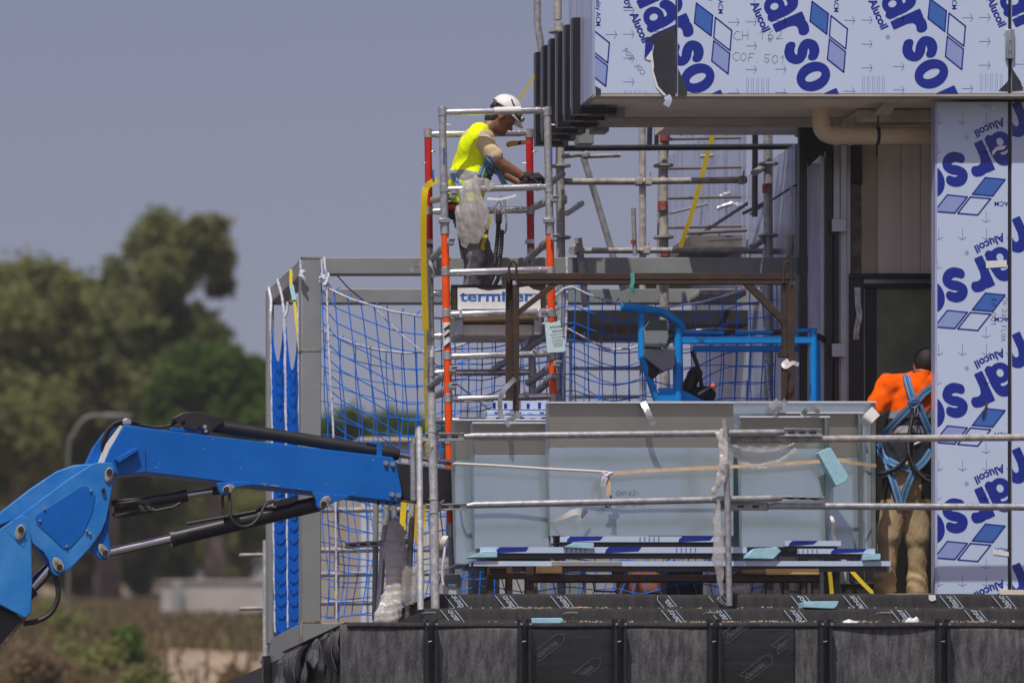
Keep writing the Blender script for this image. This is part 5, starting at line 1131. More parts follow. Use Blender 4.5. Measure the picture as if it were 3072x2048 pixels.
# aluminium ladder in the scaffold
ld = thing('ladder', P(2130,900,4.6), 'grey ladder leaning inside the rear scaffold', 'ladder')
b = B(); b.tube([P(2256,370,4.4), P(2244,560,4.5), P(2228,755,4.6)], 9*S(4.5), 8); b.build('stile', 'dull_grey', ld)
b = B(); b.tube([P(2005,370,4.4), P(1990,560,4.5), P(1985,755,4.6)], 8*S(4.5), 8); b.build('stile', 'dull_grey', ld)
for y in (415,503,592,680): b = B(); b.tube([P(2003,y+3,4.45), P(2248,y-2,4.45)], 4.5*S(4.5), 8); b.build('rung', 'dull_grey', ld)
ld2 = thing('ladder', P(1820,1260,4.8), 'white ladder section seen through the blue net', 'ladder')
for x0, x1 in ((1712,1712),(1925,1935)): b = B(); b.tube([P(x0,930,4.8), P(x1,1260,4.8)], 5*S(4.8), 8); b.build('stile', 'white_paint', ld2)
for y in (941,1023,1105,1190): b = B(); b.tube([P(1710,y,4.8), P(1930,y,4.8)], 5.5*S(4.8), 8); b.build('rung', 'white_paint', ld2)
# far railing behind the corner
fr_ = thing('rear_railing', P(1050,1850,6), 'pale tube railing behind the blue netting', 'railing')
for y in (1530,1650,1722,1808): b = B(); b.tube([P(960,y,6), P(1320,y-3,6)], 8*S(6), 10); b.build('rail', 'galv_dirty', fr_)
for x in (1010,1215): b = B(); b.tube([P(x,1500,6.05), P(x,1900,6.05)], 8*S(6), 10); b.build('upright', 'galv_dirty', fr_)
fr2 = thing('rear_railing', P(800,2000,4.6), 'galvanised railing stub projecting left of the steel frame', 'railing')
b = B(); b.tube([P(797,1620,4.6), P(797,2100,4.6)], 9*S(4.6), 12); b.build('upright', 'galv_blotch', fr2)
for y in (1665,1825): b = B(); b.tube([P(718,y,4.62), P(800,y-2,4.62)], 6*S(4.6), 10); b.build('rail', 'galv_dirty', fr2)
t_ = thing('parapet_wall', P(1950,1790,6.5), 'low grey block wall behind the rack and the netting', 'wall')
b = B(); b.pbox(1300,2600,1640,1850,6.5,6.7); b.build('wall_face', 'plaster_pale', t_)
b = B(); b.pbox(1298,2600,1630,1640,6.46,6.74); b.build('coping', 'steel_grey', t_)
for (x0,x1,m) in ((1420,1500,'frame_dark'),(1640,1760,'steel_grey'),(2120,2190,'white_paint'),(1350,1400,'console_grey')):
    b = B(); b.pbox(x0,x1,1690,1850,5.9,6.2); o_ = b.build('stacked_crate', m, None, bevel=.02, label='%s crate stacked against the low grey wall' % {'frame_dark':'black','steel_grey':'mid grey','white_paint':'white','console_grey':'dark blue grey'}[m], cat='crate')
# clutter behind the base
for (x0,x1,y0,y1,Y,m,l) in ((1870,1990,1690,1780,3.4,'roof_tile','pinkish brick pack behind the rusty rack'), (2000,2110,1700,1785,3.0,'frame_dark','dark crate behind the rusty rack'), (2540,2640,1745,1790,1.5,'black_matt','black plastic box on the deck beside the orange worker')):
    t_ = thing('storage_box', P((x0+x1)/2,y1,Y), l, 'box'); b = B(); b.pbox(x0,x1,y0+8,y1,Y,Y+.3); b.build('box_body', m, t_, bevel=.01); b = B(); b.pbox(x0-3,x1+3,y0,y0+8,Y-.02,Y+.32); b.build('lid', m, t_, bevel=.01)

# ---------------------------------------------------------------- blue safety nets
def net(label, pts_top, ybot, Y, r, n_u, n_v, skew, seed, amp=6, slope=None):
    """net hung from a rope given by photo points; strands are real cords"""
    rg = random.Random(seed); xs_ = [p[0] for p in pts_top]
    def top(x): return float(np.interp(x, xs_, [p[1] for p in pts_top]))
    x0, x1 = xs_[0], xs_[-1]
    ph = [(rg.uniform(0,6), rg.uniform(2,9), rg.uniform(2,7)) for _ in range(5)]
    def N(u, v):
        x = x0+(x1-x0)*u; y0 = top(min(max(x,x0),x1)); y = y0+(ybot-y0)*v
        dx = sum(math.sin(a+b_*v*2+c_*u*4) for a, b_, c_ in ph)*amp*v
        dy = sum(math.sin(a*2+b_*u*5+c_*v) for a, b_, c_ in ph)*amp*.5*min(1, v*4)+(slope(x, v) if slope else 0)
        return P(x+dx+skew*v+(70*math.sin(v*2.2)*math.exp(-((x-1090)/130)**2) if seed == 3 else 0), y+dy, Y+.08*math.sin(u*14+v*5+seed)+.1*math.sin(v*3.1))
    t_ = thing('safety_net', P((x0+x1)/2, ybot, Y), label, 'net', 'blue safety nets')
    b = B()
    for i in range(n_u+1):
        u = i/n_u; b.tube([N(u, j/(n_v)) for j in range(n_v+1)], r, 4, False)
    for j in range(n_v+1):
        v = j/n_v; b.tube([N(i/n_u, v) for i in range(n_u+1)], r, 4, False)
    for i in range(0, n_u+1):
        q = N(i/n_u, 0); e = Vector((rg.uniform(-.01,.05), -.01, rg.uniform(.015,.045))); b.tube([q, q+e], r*1.1, 4)
    b.build('netting', 'net_blue', t_, smooth=60, kind='stuff')
    b = B(); b.tube([N(i/60, 0)+Vector((0,-.01,0)) for i in range(61)], .0085, 8); b.build('edge_rope', 'rope_white', t_)
    return t_, N
TOP1 = [(962,820),(985,866),(1050,897),(1100,912),(1170,934),(1275,952),(1360,958),(1450,952),(1540,940),(1620,910),(1666,887),(1704,856),(1771,887),(1864,913),(1978,925),(2106,906),(2180,885),(2250,862),(2330,850)]
n1, N1 = net('long blue safety net hung across the front of the steel frame', TOP1, 1850, 2.02, .0044, 34, 21, -6, 3, 8, lambda x, v: (60+(x-1130)*.35)*math.sin(v*3.14)*math.exp(-((x-1130)/190)**2)+30*math.sin(v*3.1)*math.exp(-((x-1800)/200)**2))
TOP2 = [(930,975),(965,990),(1060,1032),(1130,1050),(1220,1060),(1330,1050),(1480,1005),(1560,985),(1640,970),(1700,985),(1820,1050),(1900,1045),(2000,1000),(2140,985),(2300,1000)]
n2, N2 = net('second blue safety net farther back with a sagging white rope', TOP2, 1840, 3.7, .0038, 30, 16, 4, 11, 9)
# vertical cords and loose diagonal rope
def cord(pts, r, m, name='rope', label=None, cat='rope', n=8, group=None):
    b = B(); b.tube(spline([P(*p) for p in pts], 8), r, n); return b.build(name, m, None, label=label, cat=cat, group=group)
cord([(973,772,2.0),(975,800,1.98),(980,845,1.98),(983,950,1.98),(990,1100,1.98),(998,1250,1.99),(1004,1400,1.98),(1008,1600,1.98),(1010,1860,1.99)], .009, 'rope_white', label='white cord hanging down beside the corner post of the frame')
cord([(1700,765,1.98),(1702,860,1.98),(1698,980,1.98),(1692,1100,1.98),(1688,1220,1.98)], .009, 'rope_white', label='white cord hanging from the beam right of the tower')
cord([(1120,920,1.99),(1200,1000,1.97),(1275,1062,1.96),(1340,1125,1.97),(1400,1175,1.97),(1470,1230,1.98)], .006, 'rope_white', label='thin white rope crossing the net on a diagonal')
cord([(2292,752,2.05),(2282,830,1.98),(2290,950,1.98),(2300,1100,1.98),(2312,1230,1.98)], .008, 'rope_white', label='white cord at the right end of the long net')
cord([(1010,825,2.2),(1050,868,2.8),(1090,900,3.6)], .005, 'black_matt', 'cable', 'thin dark cable slanting below the frame beam', 'cable')
# knots on the frame
for (x,y,Y,l) in ((905,820,2.05,'white rope knot tied round the corner post'), (970,842,2.0,'white rope knot beside the corner post')):
    rg = random.Random(x); b = B(); pts = [P(x,y,Y)+Vector((rg.gauss(0,.022),rg.gauss(0,.012),rg.gauss(0,.022))) for _ in range(9)]; b.tube(spline(pts,4), .011, 7)
    b.tube([P(x-5,776,Y), P(x-2,y,Y)], .009, 7); b.build('rope_knot', 'rope_white', None, label=l, cat='rope')
# bunched nets on the left side of the frame: pleated hanging bundles with swag folds
def bunch(xa, xb, ytop, ybot, Ya, Yb, label, seed, lean):
    t_ = thing('bunched_net', P((xa+xb)/2, ybot, (Ya+Yb)/2), label, 'net', 'bunched blue nets on the left side of the frame')
    nu, nv = 12, 260; b = B(); rg = random.Random(seed)
    for j in range(nv+1):
        v = j/nv
        for i in range(nu+1):
            u = i/nu; q = (2*u-1)
            yt = ytop+150*(1-q*q)**1.0+4*rg.uniform(-1,1) if True else ytop
            y = yt+(ybot-yt)*v; x = xa+(xb-xa)*u+lean*(y-ytop)/(ybot-ytop)
            ph = ((y-24*(1-q*q))/37.5+.13*math.sin(y*.031+seed)) % 1.0
            sag = .03*ph*(1-.2*q*q)
            b.v.append(tuple(P(x, y, Ya+(Yb-Ya)*(1-u)-sag+.01*math.sin(u*19+y*.02))))
    w_ = nu+1; b.f = [(j*w_+i, j*w_+i+1, (j+1)*w_+i+1, (j+1)*w_+i) for j in range(nv) for i in range(nu)]; b.mi = [0]*len(b.f)
    o = b.build('net_folds', 'net_sheet', t_, smooth=25); sm = o.modifiers.new('thickness','SOLIDIFY'); sm.thickness = .004
    for xe, Y in ((xa, Yb), (xb, Ya)):
        b = B(); b.tube([P(xe+lean*(y-ytop)/(ybot-ytop)+1.2*math.sin(y*.05), y, Y-.03) for y in range(int(ytop), int(ybot)+1, 20)], .010, 7); b.build('edge_rope', 'rope_white', t_)
    return t_
bunch(812, 853, 935, 1905, 3.0, 3.5, 'left bunched blue net with scalloped folds', 1, 14)
bunch(857, 896, 960, 1888, 2.35, 2.85, 'right bunched blue net against the corner post', 2, 8)
for k, (xa, ya, Ya, xb, yb, Yb) in enumerate(((806,862,3.75,812,940,3.5), (832,838,3.2,852,940,3.1), (862,905,2.9,855,950,2.9), (890,880,2.4,894,960,2.4))):
    cord([(xa,ya,Ya),((xa+xb)/2+4,(ya+yb)/2,(Ya+Yb)/2),(xb,yb,Yb)], .011, 'rope_white', label=['white rope end at the far top corner of the frame','white rope loop over the left side beam','short white rope above the gap between the bunched nets','white rope above the right bunched net'][k])
# straps
def strap(pts, wd, m, label, th=.002, side=None, name='strap', cat='strap', ns=8):
    b = B(); b.ribbon(spline([P(*p) for p in pts], ns), wd, th, side); return b.build(name, m, None, label=label, cat=cat)
strap([(873,808,2.6),(873,850,2.55),(882,900,2.5),(892,985,2.4),(899,1050,2.3)], .022, 'yellow_web', 'thin yellow strap with a blue sleeve hanging off the side beam')
b = B(); b.ribbon([P(874,856,2.53), P(883,900,2.49)], .034, .004); b.build('strap_sleeve', 'foam_blue', None, label='light blue sleeve on the thin yellow strap', cat='sleeve')
strap([(1277,562,YR-.12),(1272,600,YR-.14),(1270,700,YR-.14),(1272,830,YR-.12),(1277,990,YR-.1)], .05, 'yellow_web', 'bright yellow webbing hanging down the left side of the tower', side=(1,.3,0))
strap([(1277,985,YR-.1),(1276,1100,YR-.09),(1275,1150,YR-.09),(1280,1280,YR-.1),(1282,1380,YR-.1)], .022, 'yellow_web_dark', 'lower narrow end of the yellow webbing', side=(1,.3,0))
strap([(1277,565,YR-.12),(1292,550,YR-.05),(1312,540,YR)], .05, 'yellow_web', 'yellow webbing looped over the tower brace', side=(0,.4,1))
strap([(1212,1500,1.5),(1208,1560,1.45),(1200,1700,1.3),(1190,1780,1.2),(1178,1862,1.1)], .045, 'yellow_web', 'yellow webbing dropping to the deck beside the plastic', side=(1,.2,0))
strap([(1250,1500,1.9),(1246,1570,1.9),(1256,1630,1.9),(1268,1560,1.95),(1268,1500,1.95)], .04, 'yellow_web', 'yellow webbing loop behind the rail poles', side=(1,.2,0))
strap([(1252,1290,1.95),(1250,1400,1.95),(1252,1520,1.9)], .03, 'yellow_web', 'yellow webbing piece behind the grey poles', side=(1,.2,0))
strap([(1692,96,2.2),(1620,205,2.3),(1545,315,2.35),(1500,390,2.4)], .016, 'yellow_web', 'taut yellow rope running up behind the white helmet', .004)
strap([(2148,372,3.6),(2118,480,3.65),(2090,590,3.7),(2062,680,3.75),(2040,745,3.8)], .035, 'yellow_web', 'yellow strap slanting inside the rear scaffold', .002)
strap([(2486,1690,1.4),(2492,1740,1.4),(2496,1785,1.4)], .03, 'yellow_web', 'yellow strap end hanging under the right end of the panels')
strap([(2545,1700,1.45),(2580,1740,1.4),(2625,1785,1.35)], .03, 'yellow_web', 'yellow strap slanting down beside the tan trousers')
# ropes on the panel load
cord([(1363,1415,.5),(1360,1400,.42),(1364,1391,.38),(1380,1391,.37),(1500,1397,.38),(1640,1406,.37),(1760,1412,.36),(1822,1416,.36)], .0095, 'rope_red', label='white rope with red flecks tied across the left panels')
strap([(1820,1418,.36),(1860,1418,.355),(1950,1411,.35),(2160,1401,.34),(2330,1392,.33),(2480,1382,.33),(2520,1380,.34),(2560,1388,.36),(2628,1397,.5)], .026, 'strap_tan', 'tan lashing strap pulled tight across the right panels', .002)
b = B(); rg = random.Random(3); pts = [P(1822,1418,.34)+Vector((rg.gauss(0,.02),rg.gauss(0,.008),rg.gauss(0,.015))) for _ in range(8)]; b.tube(spline(pts,4), .009, 7); b.ribbon(spline([P(1816,1425,.33),P(1812,1440,.33),P(1808,1458,.34)],4), .04, .004); b.build('rope_knot', 'rope_white', None, label='white knot joining the rope to the tan strap', cat='rope')
hk = thing('strap_hook', P(1824,1520,.35), 'dark hook hanging on the loose end of the tan strap', 'hook')
b = B(); b.ribbon([P(1822,1420,.345), P(1826,1460,.34), P(1824,1490,.345)], .032, .002); b.build('strap_end', 'strap_tan', hk)
b = B(); b.tube(spline([P(1832,1485,.34), P(1834,1505,.34), P(1828,1519,.34), P(1818,1518,.34), P(1816,1508,.34)], 5), .007, 7); b.build('hook', 'black_metal', hk)
# tape and polythene
def tape(pts, wd, label, m='tape_silver'): return strap(pts, wd, m, label, .001, None, 'tape', 'tape')
tape([(1545,1135,.68),(1530,1150,.62),(1508,1175,.6),(1500,1205,.62),(1502,1240,.64),(1508,1260,.64)], .035, 'silver tape tail fluttering from the rusty upright')
tape([(1558,1238,.66),(1550,1250,.6),(1530,1262,.52),(1518,1276,.46)], .05, 'silver tape stuck over the top edge of the second panel')
tape([(1928,1205,.4),(1938,1225,.36),(1950,1250,.35),(1960,1275,.36)], .045, 'crumpled silver tape strip on the tall middle panel')
tape([(2330,1205,.55),(2340,1225,.5),(2352,1208,.52),(2358,1200,.55)], .04, 'silver tape bow on the top edge of the rear panel')
tape([(2405,1246,.42),(2420,1230,.38),(2440,1226,.38),(2458,1238,.4)], .035, 'silver tape curl on top of the front right panel')
tape([(2318,1205,.36),(2330,1222,.38),(2334,1235,.4)], .08, 'cream torn label corner folded over the front right panel', 'paper')
tape([(2590,1275,.5),(2605,1255,.46),(2628,1232,.5)], .085, 'pale sticker hanging off the right edge of the rear panel', 'paper')
tape([(1660,1562,.45),(1690,1550,.38),(1720,1536,.36),(1745,1534,.38),(1755,1545,.42)], lambda t: .02+.05*t, 'white paper strip curling off the middle panel', 'paper')
tape([(2484,1555,.4),(2494,1552,.36),(2500,1570,.35),(2498,1600,.37),(2506,1622,.36)], .025, 'white paper tail on the edge of the front right panel', 'paper')
tape([(1333,528,1.3),(1240,545,1.4)][:2]+[(1225,552,1.4)], .02, 'frayed white strings beside the tower leg', 'paper') if False else None
tape([(1278,777,YR-.1),(1258,790,YR-.12),(1242,800,YR-.1),(1232,812,YR-.1)], .04, 'white tape end blowing left from the tower', 'tape_silver')
tape([(1285,782,YR-.08),(1298,800,YR-.1),(1306,820,YR-.1),(1296,832,YR-.09)], .03, 'dark side of a tape loop tied on the rear tower leg', 'steel_grey')
tape([(2365,1080,.66),(2350,1092,.62),(2358,1100,.6),(2378,1088,.62),(2396,1094,.64)], .03, 'cream tape scraps on the right rusty upright', 'paper')
tape([(1897,818,.66),(1898,845,.64),(1894,862,.62),(1905,880,.62)], .03, 'green tape tied round the rusty top beam', 'teal_tape')
def crumple(pts, rad, label, m, h=.012, seed=1, amp=.02, cat='plastic', name='plastic_sheet'):
    rg = random.Random(seed); ph = [(rg.uniform(0,6), Vector((rg.gauss(0,1), rg.gauss(0,1), rg.gauss(0,.22))).normalized()*rg.uniform(18,75)) for _ in range(7)]
    def disp(X, Y, Z): return sum(np.abs(np.sin(a+X*k.x+Y*k.y+Z*k.z)) for a, k in ph)*amp/4-7*.63*amp/4
    pr_ = [('c', P(*pts[i]), P(*pts[i+1]), rad[i], rad[i+1], .55) for i in range(len(pts)-1)]
    b = body(pr_, h, .02, disp); return b.build(name, m, None, smooth=30, label=label, cat=cat)
crumple([(1422,555,YT-.06),(1410,590,YT-.07),(1418,650,YT-.08),(1408,690,YT-.08),(1395,730,YT-.07)], [.045,.085,.125,.10,.035], 'crumpled clear plastic bag tied to the tower rail', 'polythene', .011, 5, .05, 'bag', 'plastic_bag')
crumple([(1395,556,YT-.04),(1430,548,YT-.05),(1475,556,YT-.04)], [.03,.05,.03], 'plastic wrapped round the tower rail above the bag', 'polythene', .009, 8, .03)
crumple([(2160,1298,-.06),(2168,1350,-.07),(2172,1390,-.08),(2158,1440,-.07),(2140,1480,-.05)], [.028,.03,.038,.03,.018], 'dirty plastic film twisted round the guard rail post', 'polythene_white', .009, 2, .03)
crumple([(2150,1500,-.03),(2155,1600,-.05),(2155,1680,-.06),(2168,1780,-.04)], [.02,.034,.04,.014], 'plastic film hanging down beside the guard rail post', 'polythene', .011, 3, .035)
b = B(); top_ = [P(x, 1330+(x-2190)*-.02, .06) for x in np.linspace(2190,2380,14)]; bot_ = [P(x, 1332+72*math.sin(math.pi*min(1,(x-2180)/205))**.8, .02) for x in np.linspace(2190,2380,14)]
for a_, c_ in zip(top_, bot_):
    for k in range(6): q = a_.lerp(c_, k/5); b.v.append((q.x, q.y-.04*math.sin(k*1.1)+.01*math.sin(q.x*60), q.z))
b.f = [(i*6+k, i*6+k+1, (i+1)*6+k+1, (i+1)*6+k) for i in range(13) for k in range(5)]; b.mi = [0]*len(b.f); b.build('plastic_sheet', 'polythene_thin', None, label='thin plastic film sagging below the upper rail', cat='plastic')
crumple([(2385,1352,-.0),(2340,1385,.0),(2260,1400,.0),(2210,1385,.0)], [.02,.018,.014,.01], 'rolled hem of the sagging plastic film', 'polythene', .008, 9, .012)
crumple([(1190,1595,1.2),(1185,1660,1.15),(1190,1740,1.12),(1180,1800,1.1),(1160,1855,1.0)], [.07,.08,.06,.07,.09], 'white plastic wrapping bundled round the leaning poles', 'polythene_white', .013, 6, .05)
crumple([(1238,1720,1.05),(1235,1780,1.05)], [.08,.09], 'grey plastic scrap behind the front pole', 'polythene_thin', .014, 7, .04)
crumple([(2200,1768,.3),(2235,1765,.3)], [.02,.04], 'plastic scrap on the deck beside the wrapped post', 'polythene', .01, 12, .02)
crumple([(2725,1866,-.2),(2745,1864,-.2)], [.03,.035], 'crumpled grey litter on the lower ledge', 'paper', .008, 13, .03, 'litter', 'litter')
# rope coil on the rail upright
b = B()
for k in range(5): c = P(1322+k*3,1628,.02); b.tube([c+Vector((.02*math.cos(a), .03*math.sin(a), .045*math.cos(a+.3))) for a in np.linspace(0,6.3,14)], .008, 6)
b.tube(spline([P(1335,1640,.0),P(1330,1680,-.01),P(1326,1720,0),P(1330,1755,0)],5), .009, 6); b.build('rope_coil', 'rope_red', None, label='white rope with red flecks coiled beside the rail upright', cat='rope')
# tag hung on the tower
tg = thing('warning_tag', P(1668,1055,YT-.05), 'pale blue printed plastic tag hung on the right orange leg', 'tag')
b = B(); pts = [(1634,967),(1680,960),(1698,1050),(1690,1055),(1642,1058)]; b.prism(pts, YT-.06, YT-.055); ts = b.build('tag_sheet', 'tag_cyan', tg)
pr = Print((0,YT-.06,0),(1,0,0),(0,0,1),(0,-1,0),(Xof(1634,YT),Xof(1700,YT),Zof(1060,YT),Zof(958,YT)),.001); u = S(YT)
pr.add('t', *line2d([(Xof(1644,YT),Zof(969,YT)),(Xof(1666,YT),Zof(965,YT))], 2.5*u))
for (s_,x,y,sz) in (('ANDAMIO',1645,988,10),('SEGURO',1652,1000,9),('SE PUEDE UTILIZAR',1646,1009,5),('ESTE ANDAMIO',1650,1018,6)): pr.add('t', *place2d(text2d(s_,.01), sz*u, R(5), Xof(x,YT), Zof(y,YT)))
for k in range(4): pr.add('t', *line2d([(Xof(1652+k,YT),Zof(1024+k*6,YT)),(Xof(1684,YT),Zof(1021+k*6,YT))], 1.2*u))
pr.done(ts, {'t':'ink_black'}, {'t':'lettering'})
# foam scraps
def foam(pts, Ya, Yb, label): b = B(); b.prism(pts, Ya, Yb); b.build('foam_block', 'foam_blue', None, bevel=.004, label=label, cat='foam', group='light blue foam scraps')
foam([(2413,1803),(2516,1802),(2512,1816),(2500,1825),(2412,1821)], -.12, .06, 'light blue foam scrap lying on the lower step near the orange worker')
foam([(1595,1853),(1682,1852),(1690,1856),(1688,1866),(1678,1869),(1595,1869)], -.29, -.17, 'light blue foam scrap on the ledge between two black brackets')
foam([(2455,1358),(2478,1345),(2492,1342),(2545,1425),(2540,1442),(2508,1458)], .30, .40, 'light blue foam wedge jammed under the tan strap')
foam([(1402,1672),(1450,1652),(1492,1652),(1492,1671)], .26, .38, 'light blue foam wedge at the left foot of the panels')
foam([(1690,1640),(1722,1626),(1782,1628),(1782,1646)], .265, .38, 'light blue foam wedge under the tall middle panel')
foam([(2232,1674),(2262,1645),(2330,1640),(2344,1652),(2320,1676)], .255, .38, 'broken light blue foam lump right of the wrapped post')
foam([(2590,1662),(2642,1660),(2642,1678),(2588,1680)], .26, .38, 'light blue foam scrap at the right foot of the panels')
# screwdriver and clamp beside the tower
sdv = thing('screwdriver', P(1550,430,YT+.1), 'yellow handled tool sticking out of the red post', 'tool')
b = B(); b.tube([P(1519,434,1.6), P(1523,434,1.6), P(1540,430,1.6), P(1553,430,1.6)], [.012,.022,.02,.018], 10); b.tube([P(1563,428,1.6), P(1578,427,1.6)], [.018,.014], 10); b.build('handle', 'tool_yellow', sdv)
b = B(); b.tube([P(1552,430,1.6), P(1564,428,1.6)], .016, 10); b.build('ferrule', 'black_matt', sdv)
b = B(); b.tube([P(1577,427,1.6), P(1590,426,1.7)], .006, 6); b.build('blade', 'chrome', sdv)
# rubble on the ledges
rg = random.Random(77); b = B()
for _ in range(420):
    if rg.random() < .6: px = rg.choice([rg.gauss(1720,60), rg.gauss(2330,80), rg.gauss(2150,60), rg.gauss(2580,60), rg.gauss(2900,70), rg.uniform(1300,3072)]); Y = rg.uniform(-.28,-.16); z = ZA+.006
    else: px = rg.choice([rg.gauss(1580,60), rg.gauss(1760,40), rg.uniform(1320,3072)]); Y = rg.uniform(-.1,.05); z = Z2+.006
    s_ = rg.uniform(.003,.010); c = Vector((Xof(px,Y), Y, z)); b.box(c+Vector((0,0,s_*.5)), (s_*rg.uniform(1,2.2), s_*1.2, s_), Matrix.Rotation(rg.uniform(0,3),3,'Z')@Matrix.Rotation(rg.uniform(-.5,.5),3,'X'))
b.build('rubble_crumbs', 'rubble', None, loc=(0,0,4.6), kind='stuff', label='pale stone crumbs scattered along the membrane ledges', cat='rubble')
b = B(); b.ribbon(spline([P(2530,1868,-.25),P(2548,1862,-.26),P(2560,1866,-.25),P(2574,1868,-.24)],4), .035, .0015, (0,.5,.6)); b.build('paper_scrap', 'paper', None, label='white paper scrap on a black strip on the ledge', cat='litter')
b = B(); b.ribbon([P(2500,1862,-.24),P(2545,1868,-.24),P(2590,1870,-.24)], .03, .004, (0,.6,.4)); b.build('rubber_strip', 'black_matt', None, label='black rubber strip lying on the lower ledge', cat='litter')
b = B(); b.prism([(2786,1784),(2806,1783),(2808,1798),(2796,1803),(2787,1798)], .085, .09); b.build('paper_scrap', 'paper', None, label='yellowish paper scrap hanging at the pillar foot', cat='litter')
# ---------------------------------------------------------------- people
def cloth_disp(seed, amp, freq):
    rg = random.Random(seed); ph = [(rg.uniform(0,6), rg.gauss(0,1)*freq, rg.gauss(0,1)*freq, rg.gauss(0,1)*freq) for _ in range(6)]
    return lambda X, Y, Z: sum(np.sin(a+X*b_+Y*c_+Z*d_+1.2*np.sin(X*d_*.6+Z*b_*.5)) for a, b_, c_, d_ in ph)*amp/3
def ribbons(prims, k, lines, wd, par, m='harness_blue', stitch=True, Y=0, gap=.017):
    for ln in lines:
        pts = [project(prims, k, P(x, y, Y), gap) for x, y in [(a.x, a.y) for a in spline([Vector((p[0], p[1], 0)) for p in ln], 5)]]
        b = B(); b.ribbon(pts, wd, .0025, None); o = b.build('harness_strap', m, par)
        if stitch:
            b = B(); d = (pts[-1]-pts[0]).normalized().cross(Vector((0,1,0)))
            for s_ in (-.3, .3): b.ribbon([q+d*wd*s_+Vector((0,-.004,0)) for q in pts], .004, .0012)
            b.build('stitching', 'harness_stitch', o)
# --- worker on the tower, bending to the right
W = 1.5
def w(x, y, dy=0): return P(x, y, W+dy)
s1 = S(W)
t1 = thing('person', w(1415,935), 'worker in white helmet and yellow vest bending forward on the scaffold tower', 'person')
hd = w(1505,352)
Rh = Matrix.Rotation(R(38), 3, 'Y')                    # head tipped forward
def hp(a, dy, c): return hd+Rh@Vector((a, dy, c))      # head coordinates: a forward, c up
Rn = [list(r) for r in Rh]
legs = [('c', w(1403,640,-.09), w(1424,775,-.1), .082, .058), ('c', w(1424,775,-.1), w(1414,915,-.1), .055, .038), ('c', w(1405,640,.09), w(1442,770,.1), .082, .058), ('c', w(1442,770,.1), w(1440,915,.1), .055, .038)]
torso = [('c', w(1400,610), w(1412,545), .115, .115, 1.35), ('c', w(1412,545), w(1432,450), .112, .12, 1.5), ('c', w(1436,420,-.13), w(1436,420,.13), .055, .055)]
head = [('e', hp(0,0,.035), (.098,.075,.095), Rn), ('e', hp(.028,0,-.05), (.065,.056,.07), Rn), ('c', hp(.045,0,-.085), hp(.07,0,-.1), .03, .022),
        ('c', hp(.085,0,0), hp(.112,0,-.028), .010, .015), ('c', hp(.075,-.028,.018), hp(.075,.028,.018), .022, .022), ('c', hp(.085,-.016,-.068), hp(.085,.016,-.068), .013, .013),
        ('e', hp(-.012,-.078,-.012), (.022,.010,.034), Rn), ('e', hp(-.012,.078,-.012), (.022,.010,.034), Rn), ('c', w(1452,400), hp(-.02,0,-.04), .062, .054)]
arms = [('c', w(1442,422,-.18), w(1484,478,-.23), .045, .046), ('c', w(1484,478,-.23), w(1575,534,-.2), .046, .031), ('c', w(1440,418,.17), w(1478,500,.2), .055, .045), ('c', w(1478,500,.2), w(1562,548,.08), .044, .031),
        ('c', w(1575,534,-.2), w(1598,532,-.19), .028, .024), ('c', w(1562,548,.08), w(1585,548,.05), .028, .024)]
b = body(legs+torso+head+arms, .0085, .022); b.build('body', 'skin', t1, smooth=60)
b = body([('e', hp(-.018,0,.03), (.096,.08,.09), Rn), ('c', hp(-.05,0,-.05), hp(-.06,0,-.02), .06, .06)], .007, .02, cut=lambda X, Y, Z: (X-hp(.03,0,0).x)*Rh[0][0]+(Z-hp(.03,0,0).z)*Rh[2][0]-.012); b.build('hair', 'hair', t1, smooth=60)
# eyes and beard shadow
for sy in (-1, 1):
    b = B(); b.disc(hp(.088, sy*.03, .0), .007, .012, Rh@Vector((1,sy*.3,0)), 8); b.build('eye', 'hair', t1)
b = body([('c', hp(.07,0,-.098), hp(.088,0,-.092), .019, .014)], .005, .01); b.build('beard', 'hair', t1, smooth=60)
# helmet
b = body([('e', hp(-.005,0,.075), (.128,.108,.105), Rn)], .007, .02, cut=lambda X, Y, Z: -((X-hd.x)*Rh[0][2]+(Z-hd.z)*Rh[2][2]-.052)); hl = b.build('helmet', 'helmet', t1, smooth=60)
b = B(); n = 20; vs = []
for k in range(n+1):
    a = math.pi*(k/n)-math.pi/2; 
    for rr, zz in ((.95,.058),(1.42,.035)): e = rr if rr < 1 else 1+.48*math.cos(a)**.8*1 if math.cos(a) > 0 else 1; vs.append(hp(-.005+.124*e*math.cos(a), .106*min(e,1.1)*math.sin(a), zz))
b.add(vs, [(2*k, 2*k+1, 2*k+3, 2*k+2) for k in range(n)]); o = b.build('helmet_brim', 'helmet', hl, smooth=60); sm = o.modifiers.new('thickness','SOLIDIFY'); sm.thickness = .005
b = B(); b.tube([hp(-.005+.131*math.cos(a), -.111*math.cos(a*.25)*abs(math.sin(a))-.0, .062) for a in np.linspace(.25,2.9,14)], .006, 6); b.tube(spline([hp(.12,-.03,.065), hp(.09,-.085,.085), hp(.02,-.113,.1), hp(-.03,-.1,.13)],5), .005, 6); b.build('goggle_strap', 'black_matt', hl)
b = body([('c', hp(.128,-.045,.075), hp(.128,.045,.075), .022, .022)], .006, .01); b.build('goggles', 'glass_dark', hl, smooth=60)
b = body([('e', hp(-.095,0,.03), (.03,.07,.03), Rn)], .007, .01); b.build('helmet_harness', 'black_matt', hl, smooth=60)
